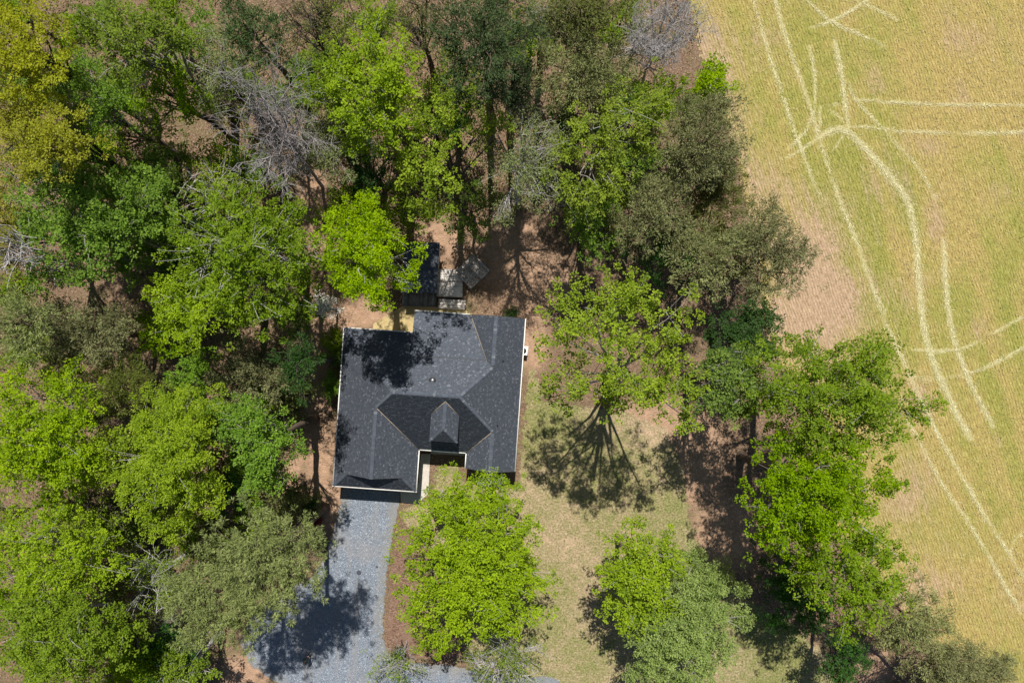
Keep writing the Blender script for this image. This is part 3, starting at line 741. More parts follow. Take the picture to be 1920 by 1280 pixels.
def leaves(r, C, D, st, ctint):
    n = len(C); k = st['lc']
    off = sph(r, n * k).reshape(n, k, 3) * (r.random((n, k, 1)) ** .5) * st['cr'] * r.uniform(.75, 1.25, (n, 1, 1))
    off[..., 2] *= st['flat']
    P = (C[:, None] + off).reshape(-1, 3)
    d = unit(unit(off) + st['out'] * D[:, None] + .5 * sph(r, n * k).reshape(n, k, 3)).reshape(-1, 3)
    nn = unit(np.array([0, 0, st['up']]) + sph(r, n * k) + .25 * np.repeat(D, k, 0))
    s = unit(np.cross(nn, d)); up = np.cross(d, s)
    L = st['L'] * r.uniform(.65, 1.3, (n * k, 1)); Wd = st['Wd'] * r.uniform(.7, 1.25, (n * k, 1))
    V = np.stack([P, P + d * L * .5 + s * Wd * .5 + up * L * .06, P + d * L, P + d * L * .5 - s * Wd * .5 + up * L * .06], 1)
    F = np.arange(n * k * 4).reshape(-1, 4)
    tint = np.clip(np.repeat(ctint, k) + r.normal(0, .16, n * k), 0, 1)
    return V.reshape(-1, 3), F, tint

SEED = [1000]; PLACED = []; LABELS = []
TREES = []
def make_tree(name, label, px, py, rx, ry, h, leaf, bark='bark_grey', form='broad', dens=1.0, lobes=None, base=None, group=None, cat='tree',
              trunk_r=None, leafscale=1.0, bare_twigs=1.0, fork=None, tall=False):
    PLACED.append((px, py, rx, ry)); LABELS.append(label)
    SEED[0] += 1; r = rng(SEED[0])
    st = dict(STYLE[form]); st['L'] *= leafscale; st['Wd'] *= leafscale
    if 9 < h < 20 and not tall and (px < 760 or py < 560): h *= HS
    gw = 1.13 if (px < 560 and h > 9) else 1.06; rx *= gw; ry *= gw
    zc = h * .8; k = (H - zc) / FPX; c = W(px, py, zc); RX, RY = rx * k, ry * k; R = (RX + RY) / 2
    depth = min(1.35 * R, h * .68)
    if base is None: b = np.array([c[0] + r.normal(0, .06) * R, c[1] + r.normal(0, .06) * R, 0])
    else: b = W(*base) * [1, 1, 0]
    # lobes of the crown
    LB = []
    if lobes:
        for lx, ly, lr, zf in lobes:
            z = h * zf; q = W(lx, ly, z); LB.append((q, lr * (H - z) / FPX))
    else:
        nl = int(np.clip(6 + R * 1.9, 6, 18))
        ph = r.random() * 6.28
        for i in range(nl):
            rr = math.sqrt((i + .3) / nl) * .76; an = i * 2.39996 + ph + r.normal(0, .25)
            rl = R * r.uniform(.26, .42) * (1.2 if i == 0 else 1)
            if i > nl * .55 and r.random() < .4: rr *= r.uniform(1.05, 1.25); rl *= .7
            z = h - rl * .7 - depth * (.72 * rr ** 1.5) * r.uniform(.55, 1.25)
            if form == 'pine': z = h - rl * .6 - depth * .8 * r.random() * rr
            kk = (H - z) / (H - zc)
            LB.append((np.array([c[0] * kk + RX * kk * rr * math.cos(an), c[1] * kk + RY * kk * rr * math.sin(an), z]), rl * kk))
            if form != 'sparse' and rr > .45 and i % 3 == 0:     # a lower tier of boughs
                LB.append((np.array([c[0] + RX * rr * .9 * math.cos(an + .4), c[1] + RY * rr * .9 * math.sin(an + .4), max(z - rl * 1.3, rl * .5)]), rl * .85))
    Cs, Ds, own = [], [], []
    fx = r.uniform(0, 6.28, 6)
    for i, (q, rl) in enumerate(LB):
        n = int(dens * st['cd'] * math.pi * rl * rl * r.uniform(.8, 1.15)) + 4
        bs = .42 if form in ('broad', 'sparse') else .34
        nb = max(4, int(math.pi * rl * rl * (1.55 if form != 'cedar' else 2.4)))
        d = sph(r, nb * 3); d = d[d[:, 2] > -.4][:nb]
        rad = rl * (.55 + .55 * r.random((len(d), 1)) ** .6)
        bc = q + d * rad * [1, 1, .78]
        ib = r.choice(len(bc), n, p=(lambda w_: w_ / w_.sum())(r.uniform(.25, 1, len(bc))))
        d = d[ib]; ds_ = min(bs, rl * .45)
        p = bc[ib] + r.normal(0, 1, (n, 3)) * ds_ * [1, 1, .55] + d * r.normal(0, ds_, (n, 1)) * .9
        g_ = (np.sin(p[:, 0] * 2.3 + fx[0]) + np.sin(p[:, 1] * 2.1 + fx[1]) + np.sin(p[:, 2] * 2.6 + fx[2]) + .8 * np.sin((p[:, 0] + p[:, 1]) * 3.7 + fx[3]) + .8 * np.sin((p[:, 0] - p[:, 1] + p[:, 2]) * 4.1 + fx[4])) / 9.2 + .5
        kp = g_ > st['gap'] * .85 * r.uniform(.9, 1.25, len(p))
        Cs.append(p[kp]); Ds.append(unit(d[kp] + [0, 0, .35])); own.append(np.full(kp.sum(), i))
    C = np.concatenate(Cs); D = np.concatenate(Ds); own = np.concatenate(own)
    C[:, 2] = np.maximum(C[:, 2], .25)
    t = thing(name, label, cat, (b[0], b[1], 0), group)
    # trunk and limbs
    tr = trunk_r or np.clip(.018 * h + .03 * R, .06, .42)
    ctr = np.mean([q for q, _ in LB], 0)
    zf = (.3 if fork else r.uniform(.36, .5)) * h
    top = np.array([b[0] * .45 + ctr[0] * .55, b[1] * .45 + ctr[1] * .55, h - .35 * depth]) if form not in ('cedar', 'pine') else np.array([ctr[0], ctr[1], h - .1 * depth])
    tt = np.linspace(0, 1, 9)[:, None]
    ctl = np.array([b[0] * .85 + top[0] * .15 + r.normal(0, .25), b[1] * .85 + top[1] * .15 + r.normal(0, .25), zf])
    TP = (1 - tt) ** 2 * b + 2 * tt * (1 - tt) * ctl + tt ** 2 * top + np.concatenate([np.zeros((1, 3)), r.normal(0, .05, (8, 3)) * [1, 1, 0]])
    TR = tr * (1 - .85 * tt[:, 0]); TR[0] *= 1.15
    mb = MB(); mb.tube(TP, TR, 8); mb.build('trunk', M['bark_brown' if bark == 'bark_grey' else bark], t, True)
    for i, (q, rl) in enumerate(LB):
        if form in ('cedar', 'pine'): s_ = np.clip((q[2] - r.uniform(.5, 1.6)) / max(top[2], .1), .12, .97)
        else: s_ = r.uniform(.42, .85) if not fork else r.uniform(fork, .7)
        f = TP[0] * 0; x = s_ * 8; i0 = int(min(x, 7)); f = TP[i0] * (1 - (x - i0)) + TP[i0 + 1] * (x - i0)
        mb = MB()
        mid = (f + q) / 2 + np.array([0, 0, (.12 if form != 'cedar' else -.05) * np.linalg.norm(q - f)]) + r.normal(0, .12, 3) * rl
        lr = tr * (1 - .85 * s_) * (.62 if not fork else .5) * r.uniform(.8, 1.1)
        twigs(mb, f[None], mid[None], (q + [0, 0, .25 * rl])[None], max(lr, .035), .03, 5, 5, .04, r)
        idx = np.where(own == i)[0]
        if len(idx):
            m_ = max(1, min(len(idx), int((5 if form != 'sparse' else 14) * bare_twigs))); ch = r.choice(idx, m_, replace=False)
            u = r.uniform(.35, 1, (m_, 1)); s0 = (1 - u) ** 2 * f + 2 * u * (1 - u) * mid + u ** 2 * (q + [0, 0, .25 * rl])
            e = C[ch] + D[ch] * (.28 if bark in ('bark_grey', 'bark_pale') else .1)
            twigs(mb, s0, (s0 + e) / 2 + r.normal(0, .12, (m_, 3)) * rl + [0, 0, .08 * rl], e, .034 if h > 8 else .018, .012, 3, 3, .03, r)
            m2 = min(len(idx), int((1.0 if form != 'sparse' else 1.8) * m_)); ch2 = r.choice(idx, m2, replace=False); src = e[r.integers(0, m_, m2)]
            dd = np.linalg.norm(src - C[ch2], axis=1); ok = dd < rl * .9
            src, e2 = src[ok], C[ch2][ok] + D[ch2][ok] * .12
            twigs(mb, src, (src + e2) / 2 + r.normal(0, .1, src.shape) * rl, e2, .014, .007, 2, 3)
        mb.build('limb', M[bark], t)
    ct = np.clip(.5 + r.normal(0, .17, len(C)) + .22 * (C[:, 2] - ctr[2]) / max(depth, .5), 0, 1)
    if len(C):
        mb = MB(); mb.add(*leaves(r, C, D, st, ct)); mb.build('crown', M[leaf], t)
    TREES.append((b, R, h))
    return t

def make_bare(name, label, px, py, rx, ry, h, bark='bark_pale', n1=9, base=None, cat='tree', group=None, twig_r=.007, levels=(5, 5, 4), trunk_r=.14, zlow=.45, spread=(0, 6.283)):
    PLACED.append((px, py, rx, ry)); LABELS.append(label)
    SEED[0] += 1; r = rng(SEED[0])
    zc = h * .8; k = (H - zc) / FPX; c = W(px, py, zc); RX, RY = rx * k, ry * k; R = (RX + RY) / 2
    b = (W(*base) * [1, 1, 0]) if base else np.array([c[0], c[1], 0])
    t = thing(name, label, cat, (b[0], b[1], 0), group)
    top = np.array([c[0], c[1], h * .7]); tt = np.linspace(0, 1, 8)[:, None]
    TP = b + (top - b) * tt + np.concatenate([np.zeros((1, 3)), r.normal(0, .06, (7, 3)) * [1, 1, 0]])
    mb = MB(); mb.tube(TP, trunk_r * (1 - .75 * tt[:, 0]), 7); mb.build('trunk', M[bark], t, True)
    an = np.linspace(*spread, n1, endpoint=False) + r.normal(0, .25, n1)
    for i in range(n1):
        s_ = r.uniform(zlow, 1); x = s_ * 7; i0 = int(min(x, 6)); f = TP[i0] * (1 - x + i0) + TP[i0 + 1] * (x - i0)
        rr = r.uniform(.4, .78); e = np.array([c[0] + RX * rr * math.cos(an[i]), c[1] + RY * rr * math.sin(an[i]), h * r.uniform(.78, 1.0)])
        mb = MB(); mid = (f + e) / 2 + [0, 0, -.05 * R] + r.normal(0, .1, 3) * R
        twigs(mb, f[None], mid[None], e[None], trunk_r * .55, .022, 7, 5, .05, r)
        A, B_, Cc = f[None], mid[None], e[None]; rad = trunk_r * .2; ln = np.linalg.norm(e - f) * .34
        for lv, m_ in enumerate(levels):
            u = r.uniform(.25 if lv == 0 else .15, 1, (len(A), m_, 1))
            s0 = (1 - u) ** 2 * A[:, None] + 2 * u * (1 - u) * B_[:, None] + u ** 2 * Cc[:, None]
            dr = unit(unit(Cc - A)[:, None] * .8 + .85 * sph(r, len(A) * m_).reshape(len(A), m_, 3))
            e2 = s0 + dr * ln * r.uniform(.5, 1.1, (len(A), m_, 1)) + np.array([0, 0, .15 * ln])
            s0 = s0.reshape(-1, 3); e2 = e2.reshape(-1, 3); md = (s0 + e2) / 2 + r.normal(0, .07, s0.shape) * ln
            twigs(mb, s0, md, e2, max(rad, twig_r), max(rad * .4, twig_r * .7), 3, 3)
            A, B_, Cc = s0, md, e2; ln *= .55; rad *= .45
        mb.build('limb', M[bark], t)
    TREES.append((b, R, h))
    return t
T = make_tree
T('maple_tree', 'thin brownish green tree at the top edge left of the vivid maple', 600, 30, 66, 58, 15, 'dusky', 'bark_dark', 'sparse', 2.2)
T('maple_tree', 'sparse dull tree at the top edge between vivid maple and big pine', 785, 45, 58, 66, 15, 'dusky', 'bark_dark', 'sparse', 2.4)
T('maple_tree', 'olive thin crown at the top edge between the big pine and cedar', 1025, 35, 48, 56, 15, 'sage', 'bark_grey', 'sparse', 2.4)
T('maple_tree', 'shaded green tree in the gap between golden oak and wide broadleaf', 300, 320, 66, 50, 12, 'green', 'bark_dark', 'fine', .8)
T('maple_tree', 'airy green tree just below the dark leaning pine', 455, 185, 50, 48, 12, 'oak', 'bark_dark', 'sparse', 2.0)
make_bare('dead_branch', 'small white forked dead branch above the bottom edge sapling', 352, 1225, 22, 26, 9, 'bark_pale', 3, levels=(2,), trunk_r=.09, twig_r=.03, spread=(1.2, 5.2))
T('cedar_tree', 'last low olive cedar in the bottom corner by the field', 1850, 1262, 62, 42, 7, 'cedar', 'bark_red', 'cedar', 1.1)
# --- woods along the upper edge and the left of the photograph
T('oak_tree', 'tall golden yellow oak in the upper corner of the woods', 50, 85, 92, 95, 21, 'gold', 'bark_dark', 'fine', 1.0)
T('oak_tree', 'golden yellow oak crown above the wide green broadleaf, with a lobe reaching into the woods', 95, 265, 92, 62, 20, 'gold', 'bark_dark', 'fine', .95)
T('oak_tree', 'small golden oak crown cut by the picture edge', 5, 215, 55, 62, 19, 'gold', 'bark_dark', 'fine', .9)
T('oak_tree', 'dull golden tree between the dead snag and the picture edge', 6, 430, 42, 90, 15, 'gold', 'bark_dark', 'fine', .8)
T('maple_tree', 'bright green maple with open crown at the top of the woods beside the golden oak', 262, 70, 98, 70, 20, 'oak', 'bark_grey', 'broad', .85)
T('maple_tree', 'loose mid green tree between golden oaks and bare brown gaps', 165, 195, 72, 82, 18, 'green', 'bark_grey', 'fine', .85)
T('maple_tree', 'thin green tree with two dark leaning trunks showing below it', 318, 175, 72, 60, 17, 'oak', 'bark_dark', 'broad', .55, trunk_r=.26)
T('birch_tree', 'sparse greyish green tree with pale twigs beside the dark pine', 400, 130, 66, 90, 15, 'sage', 'bark_grey', 'sparse', 2.4, bare_twigs=.6)
T('maple_tree', 'patchy shaded tree below the open green maples in the woods', 262, 250, 75, 55, 12, 'dusky', 'bark_dark', 'sparse', 1.0)
T('pine_tree', 'dark green pine at the top edge with a leaning brown trunk', 475, 68, 56, 78, 18, 'fir', 'bark_brown', 'cedar', .9)
make_bare('bare_tree', 'thin brown leafless trees clump at the top edge next to the dark pine', 575, 45, 62, 58, 14, 'bark_dark', 7, levels=(5, 4, 3))
make_bare('bare_tree', 'wide pale grey leafless tree with feathery twigs in the woods', 526, 252, 80, 106, 18, 'bark_mauve', 16, levels=(6, 6, 3), base=(605, 350), zlow=.55, trunk_r=.17, twig_r=.012)
T('maple_tree', 'vivid green maple standing tall above the woods between bare tree and pines', 700, 165, 82, 118, 20, 'lime', 'bark_grey', 'broad', 1.15)
T('maple_tree', 'lower green crown on the shaded side of the vivid tall maple', 618, 165, 48, 58, 17, 'oak', 'bark_grey', 'fine', 1.0)
T('maple_tree', 'olive green crown at the top edge above the vivid maple', 690, 35, 62, 42, 18, 'oak', 'bark_grey', 'fine', .7)
T('maple_tree', 'grey green slender tree beside the pale bare tree', 618, 270, 48, 72, 14, 'sage', 'bark_pale', 'fine', .8)
T('maple_tree', 'shadowy green tree below the vivid maple, in its shade', 690, 310, 58, 58, 11, 'ivy', 'bark_dark', 'fine', .7)
T('maple_tree', 'round yellow green tree overhanging the dark shed', 695, 468, 88, 100, 17, 'lime', 'bark_pale', 'fine', 1.35, tall=True)
T('maple_tree', 'small yellow green understory tree beneath the big dark pine', 848, 165, 58, 72, 11, 'oak', 'bark_dark', 'broad', .75)
T('pine_tree', 'big dark green pine at the top edge of the photograph', 905, 75, 104, 104, 21, 'fir', 'bark_brown', 'cedar', 1.0)
T('pine_tree', 'narrow shaded dark pine below the big dark pine', 955, 165, 55, 62, 16, 'fir', 'bark_brown', 'cedar', .9)
T('maple_tree', 'bright yellow green tree with dark slender trunk north of the deck', 848, 305, 86, 88, 19, 'lime', 'bark_dark', 'broad', .8, lobes=[(800, 262, 40, .92), (838, 232, 36, .95), (905, 235, 34, .9), (785, 320, 38, .85), (822, 305, 42, .97), (798, 375, 34, .78), (930, 262, 26, .75), (832, 380, 22, .7)])
T('birch_tree', 'sparse budding tree with white forked branches above the brown clearing', 985, 308, 84, 116, 17, 'sage', 'bark_pale', 'sparse', 2.7, bare_twigs=1.0)
T('cedar_tree', 'large olive cedar beside the sparse budding tree, near the top edge', 1085, 120, 90, 102, 17, 'cedar', 'bark_brown', 'cedar', 1.1)
T('cedar_tree', 'pale olive crown at the top edge over the large olive cedar', 1105, 20, 78, 42, 18, 'dusky', 'bark_brown', 'fine', .9)
make_bare('bare_tree', 'silvery leafless tree at the wood edge by the field', 1240, 72, 72, 80, 13, 'bark_pale', 14, levels=(7, 6, 4), base=(1200, 160), zlow=.5, twig_r=.012)
T('maple_tree', 'thin leafing crown mixed with the silvery leafless tree', 1205, 75, 55, 78, 11, 'sage', 'bark_pale', 'sparse', .9)
T('maple_tree', 'small bright yellow green sapling jutting out at the field edge', 1330, 152, 34, 42, 9, 'lime', 'bark_grey', 'broad', 1.1)
T('maple_tree', 'dull green low tree between the silvery bare tree and the bright tree', 1255, 185, 62, 48, 10, 'oak', 'bark_grey', 'fine', .9)
T('maple_tree', 'vivid green tree squeezed between the cedars', 1120, 265, 80, 92, 17, 'lime', 'bark_grey', 'broad', .95, lobes=[(1170, 205, 42, .9), (1220, 195, 36, .85), (1110, 240, 42, .95), (1075, 270, 36, .85), (1150, 265, 40, .9), (1085, 330, 42, .9), (1130, 340, 42, .85), (1200, 240, 38, .8), (1090, 385, 36, .75)])
T('maple_tree', 'deep green lower tree at the edge of the brown clearing', 1110, 425, 62, 58, 12, 'green', 'bark_dark', 'broad', .9)
T('cedar_tree', 'broad olive cedar leaning over the field edge', 1318, 265, 98, 86, 15, 'cedar', 'bark_red', 'cedar', 1.1)
T('cedar_tree', 'olive cedar between the vivid green tree and the leaning cedars', 1212, 400, 70, 80, 14, 'cedar', 'bark_red', 'cedar', 1.1)
T('cedar_tree', 'dark shaded cedar in the gap behind the olive cedars', 1350, 365, 68, 62, 11, 'dusky', 'bark_red', 'cedar', 1.0)
T('cedar_tree', 'olive cedar with a reddish forked trunk laid bare below it', 1322, 485, 78, 66, 13, 'cedar', 'bark_red', 'cedar', 1.15)
T('cedar_tree', 'outermost olive cedar reaching into the bare dirt of the field', 1448, 470, 74, 92, 12, 'cedar', 'bark_red', 'cedar', 1.15, base=(1330, 530))
# --- row between lawn and field
T('ivy_tree', 'dark green ivy covered tree under the leaning cedars', 1390, 635, 72, 72, 10, 'ivy', 'bark_dark', 'broad', 1.2)
T('oak_tree', 'bluish green leafy tree between the yard oak and the row oaks', 1370, 715, 72, 78, 15, 'green', 'bark_grey', 'broad', 1.0)
T('oak_tree', 'widest green oak of the row, reaching over the field tracks', 1560, 755, 165, 128, 19, 'oak', 'bark_grey', 'broad', 1.0, trunk_r=.4)
T('oak_tree', 'big green oak just below the widest oak of the row', 1530, 925, 150, 118, 19, 'oak', 'bark_grey', 'broad', 1.05, trunk_r=.38)
T('oak_tree', 'green oak at the lower end of the row, above the field cedars', 1610, 1085, 105, 92, 17, 'oak', 'bark_grey', 'broad', 1.0, trunk_r=.34)
T('ivy_tree', 'shadowed low ivy clump below the row of oaks', 1500, 1110, 55, 85, 7, 'ivy', 'bark_dark', 'broad', 1.0)
T('ivy_tree', 'dark ivy covered trunk at the bottom edge near the fallen log', 1585, 1235, 40, 52, 8, 'ivy', 'bark_dark', 'fine', 1.2)
T('cedar_tree', 'olive cedar at the field corner beside the fallen log', 1705, 1165, 82, 66, 11, 'cedar', 'bark_red', 'cedar', 1.1)
T('cedar_tree', 'lowest olive cedar at the bottom edge by the field', 1775, 1245, 92, 52, 9, 'cedar', 'bark_red', 'cedar', 1.1)
# --- yard
T('oak_tree', 'open yard oak whose forked shadow falls across the lawn', 1150, 650, 150, 140, 20, 'lime', 'bark_grey', 'broad', .98, base=(1138, 705), trunk_r=.46, fork=.16,
  lobes=[(1150, 540, 46, .93), (1095, 575, 42, .88), (1250, 580, 46, .93), (1235, 640, 48, .9), (1045, 630, 42, .84), (1120, 640, 52, .97), (1060, 700, 44, .8), (1035, 745, 26, .68), (1180, 690, 52, .92),
         (1250, 720, 46, .84), (1120, 735, 40, .82), (1195, 745, 48, .84), (1285, 765, 26, .72), (1160, 600, 34, .9)])
T('maple_tree', 'big bright yellow green tree in front of the house beside the driveway', 882, 1062, 142, 160, 13, 'lime', 'bark_grey', 'broad', 1.15, trunk_r=.28)
T('maple_tree', 'spindly light green sapling at the house corner above the big driveway tree', 925, 905, 50, 30, 6, 'lime', 'bark_pale', 'sparse', 1.6)
T('maple_tree', 'small light green shrubby tree beside the concrete walk', 820, 940, 22, 26, 4.5, 'lime', 'bark_pale', 'fine', 1.0)
T('willow_tree', 'wispy olive green tree at the bottom edge below the big driveway tree', 955, 1240, 82, 62, 10, 'oak', 'bark_pale', 'sparse', 2.0, bare_twigs=1.4)
T('maple_tree', 'compact yellow green tree on the lawn leaning against the darker round tree', 1195, 1075, 76, 98, 12, 'lime', 'bark_grey', 'broad', 1.3, trunk_r=.24)
T('maple_tree', 'dense greyish green round tree at the bottom of the lawn', 1275, 1170, 118, 122, 11, 'grass', 'bark_grey', 'fine', 1.45, trunk_r=.26)
make_bare('willow_shrub', 'thin twiggy shrub spreading over the gravel at the bottom edge', 750, 1235, 70, 42, 4.5, 'bark_pale', 8, levels=(5, 4), cat='shrub', trunk_r=.05)
T('willow_shrub', 'sparse light green shrub among thin twigs at the driveway bend', 740, 1250, 62, 32, 4.5, 'oak', 'bark_pale', 'sparse', 1.1, cat='shrub')
T('cypress_shrub', 'narrow dark evergreen standing at the corner of mulch and gravel', 744, 1222, 8, 12, 3.0, 'ivy', 'bark_dark', 'cedar', 2.2, cat='shrub', leafscale=.7)
# --- woods left of the house
T('maple_tree', 'wide mid green broadleaf above the olive cedars in the left woods', 165, 415, 138, 122, 18, 'green', 'bark_grey', 'broad', 1.1, leafscale=1.1)
T('oak_tree', 'bright green oak with heavy pale limbs exposed in its crown', 465, 470, 138, 118, 19, 'oak', 'bark_pale', 'broad', .85, bare_twigs=1.8, trunk_r=.4)
T('oak_tree', 'lower half crown of bright green leaves above the house side cedar', 385, 575, 98, 72, 17, 'lime', 'bark_grey', 'broad', .95)
T('maple_tree', 'thin yellow green tree between pale limbed oak and woodland path', 400, 350, 60, 48, 14, 'lime', 'bark_pale', 'sparse', 1.6)
T('pine_tree', 'dull green pine at the picture edge above the bright left maples', 42, 605, 58, 68, 17, 'pine', 'bark_brown', 'cedar', .9)
T('cedar_tree', 'brownish olive cedar between the wide broadleaf and bright maples', 168, 625, 82, 58, 13, 'cedar', 'bark_red', 'cedar', 1.05)
T('cedar_tree', 'darker olive cedar pressed between three bright green crowns', 228, 725, 72, 62, 12, 'dusky', 'bark_red', 'cedar', 1.05)
T('cedar_tree', 'tan olive cedar with fine twigs left of the house', 482, 705, 88, 62, 11, 'cedar', 'bark_red', 'cedar', 1.1)
T('maple_tree', 'bright green maple at the picture edge below the dull pine', 80, 810, 118, 122, 18, 'lime', 'bark_grey', 'broad', 1.1)
T('maple_tree', 'full yellow green maple centred in the lower left woods', 318, 855, 112, 128, 18, 'lime', 'bark_grey', 'fine', 1.3)
T('maple_tree', 'mid green leafy tree on the wood side of the driveway', 490, 828, 76, 76, 17, 'green', 'bark_grey', 'broad', 1.1, tall=True)
T('maple_tree', 'bright leafy maple at the bottom of the woods by the picture edge', 95, 1050, 118, 92, 17, 'lime', 'bark_grey', 'broad', 1.0)
T('maple_tree', 'pale leafy maple in the lower corner of the woods', 120, 1190, 128, 98, 18, 'oak', 'bark_grey', 'broad', 1.15)
T('maple_tree', 'yellow green sapling between the lower maples', 185, 960, 50, 52, 12, 'oak', 'bark_dark', 'sparse', 1.2)
T('pine_tree', 'soft green pine casting its straight trunk shadow on the gravel', 510, 1038, 98, 90, 18, 'pine', 'bark_brown', 'pine', 1.9, tall=True)
T('pine_tree', 'pale olive pine beside the gravel turnaround', 412, 1125, 92, 90, 17, 'pine', 'bark_brown', 'pine', 1.7, base=(550, 1000), tall=True)
T('maple_tree', 'tangled thin tree with pale branches beside the pale pine', 285, 1075, 48, 72, 11, 'oak', 'bark_pale', 'sparse', 1.8, bare_twigs=1.0)
make_bare('bare_tree', 'grey twiggy leafless thicket below the tangled thin tree', 295, 1165, 55, 52, 6, 'bark_grey', 8, levels=(5, 4, 3))
T('maple_tree', 'green sapling crown at the bottom edge near the orange dirt', 338, 1258, 62, 42, 9, 'oak', 'bark_pale', 'broad', 1.0)
make_bare('dead_snag', 'white dead branches jutting from the wide broadleaf at the picture edge', 58, 478, 46, 44, 17, 'bark_pale', 9, levels=(4, 3), base=(150, 500), twig_r=.026, trunk_r=.15)
T('dogwood_tree', 'small white flowering dogwood behind the house', 608, 575, 24, 24, 5, 'dogwood', 'bark_dark', 'fine', 1.0)
T('cedar_tree', 'dark shaded evergreen between tan cedar and house path', 560, 680, 36, 56, 15, 'ivy', 'bark_dark', 'cedar', .8, tall=True)
T('evergreen_shrub', 'tiny dark evergreen shrub against the back wall of the house', 957, 588, 14, 9, 1.2, 'ivy', 'bark_dark', 'fine', 1.6, cat='shrub', leafscale=.7)
T('red_shrub', 'small red leaved shrub at the driveway edge', 591, 977, 9, 12, 1.6, 'red', 'bark_dark', 'fine', 1.3, cat='shrub', leafscale=.6)
T('evergreen_shrub', 'dark green evergreen beside the red leaved shrub', 580, 945, 16, 26, 4, 'ivy', 'bark_dark', 'cedar', 1.2, cat='shrub')
# hedge along the left wall
for i, (py, lab) in enumerate([(640, 'clipped green hedge shrub at the back corner of the left wall'), (680, 'clipped green hedge shrub in the middle of the left wall'), (722, 'clipped green hedge shrub at the front end of the left wall hedge')]):
    T('hedge_shrub', lab, 626 - i * 3, py, 20, 27, 2.6, 'oak' if i == 0 else 'green', 'bark_dark', 'fine', 2.0, cat='shrub', group='hedge along the left wall', leafscale=.7)
# understory saplings seen in the gaps of the woods
r = rng(77)
WOODS = np.array([(0, 0), (1285, 0), (1370, 300), (1390, 480), (1150, 480), (1030, 440), (800, 420), (620, 420), (575, 560), (585, 930), (560, 960), (430, 1170), (380, 1290), (0, 1290)], float)
CLEAR = [(530, 255, 80), (590, 400, 45), (600, 640, 40), (595, 780, 45), (600, 880, 45), (930, 480, 60), (1000, 500, 60), (700, 300, 20), (460, 1255, 50), (790, 245, 26), (985, 320, 60), (1240, 75, 60), (545, 890, 24), (840, 440, 40)]
cand = np.stack([r.uniform(0, 1400, 4000), r.uniform(0, 1280, 4000)], 1); cand = cand[inside(cand, WOODS)]
cov = [(a_, b_, max(c_, 20) * .78, max(d_, 20) * .78) for a_, b_, c_, d_ in PLACED]
PREP = (' in ', ' with ', ' above ', ' at ', ' between ', ' beside ', ' below ', ' over ', ' under ', ' of ', ' on ', ' near ', ' standing ', ' leaning ', ' whose ', ' casting ', ' by ', ' squeezed ', ' reaching ', ' pressed ', ' mixed ', ' jutting ', ' cut ', ' overhanging ', ' beneath ', ' north ', ' centred ', ' left of ', ' behind ', ' spreading ', ' clump ')
def short(l):
    l = l.split(',')[0]; m_ = min([l.find(p) for p in PREP if l.find(p) > 0] + [len(l)]); return ' '.join(l[:m_].split()[:5])
used = set(); LOOK = {'dusky': 'dull olive', 'oak': 'fresh green', 'green': 'mid green', 'ivy': 'dark green'}; ns = 0
mains = [(a_, b_, short(l)) for (a_, b_, c_, d_), l in zip(PLACED, LABELS)]
for px, py in cand:
    if any(((px - a_) / c_) ** 2 + ((py - b_) / d_) ** 2 < 1 for a_, b_, c_, d_ in cov) or any(math.hypot(px - a_, py - b_) < c_ for a_, b_, c_ in CLEAR): continue
    lf = ['dusky', 'oak', 'green', 'oak', 'green', 'ivy'][int(r.integers(0, 6))]; rr = r.uniform(38, 62)
    near = sorted(mains, key=lambda m_: math.hypot(px - m_[0], py - m_[1])); lab = None
    for sz in ('low', 'small', 'slender', 'leafy'):
        for a_, b_, nm in near[:2]:
            dx, dy = px - a_, py - b_; di = ('right of' if dx > 0 else 'left of') if abs(dx) > abs(dy) else ('below' if dy > 0 else 'above')
            l_ = f'{sz} {LOOK[lf]} sapling just {di} the {nm}'
            if l_ not in used and lab is None: lab = l_
    used.add(lab)
    T('understory_sapling', lab, px, py, rr, rr * r.uniform(.8, 1.2), r.uniform(5, 9), lf, 'bark_dark', 'broad', r.uniform(.5, .8), cat='sapling', group='understory saplings in canopy gaps')
    cov.append((px, py, rr * .8, rr * .8)); ns += 1
    if ns >= 70: break
print('saplings', ns)

# ------------------------------------------------------------------ fallen trunks
def log(name, label, a, b, za, zb, ra, rb, bark):
    SEED[0] += 1; r = rng(SEED[0]); A = W(*a) * [1, 1, 0] + [0, 0, za]; B = W(*b) * [1, 1, 0] + [0, 0, zb]
    t = np.linspace(0, 1, 9)[:, None]; P = A + (B - A) * t + np.concatenate([np.zeros((1, 3)), r.normal(0, .06, (8, 3))])
    o = thing(name, label, 'log', tuple(A * [1, 1, 0]))
    mb = MB(); mb.tube(P, ra + (rb - ra) * t[:, 0], 8); mb.build('trunk', M[bark], o, True)
    for i in (3, 5, 6):
        mb = MB(); e = P[i] + np.array([*r.normal(0, .8, 2), r.uniform(.2, .7)]); twigs(mb, P[i][None], ((P[i] + e) / 2 + [0, 0, .2])[None], e[None], .04, .012, 4, 4); mb.build('branch', M[bark], o)
    return o
log('fallen_log', 'long grey fallen trunk lying in the lower left woods', (395, 1010), (300, 1065), .25, .9, .16, .09, 'bark_grey')
log('fallen_log', 'brown fallen trunk at the bottom edge under the field cedars', (1625, 1205), (1715, 1290), .3, .5, .17, .12, 'bark_brown')
log('fallen_log', 'grey trunk lying between the bright lower left maples', (50, 1015), (110, 990), .2, .4, .14, .1, 'bark_grey')

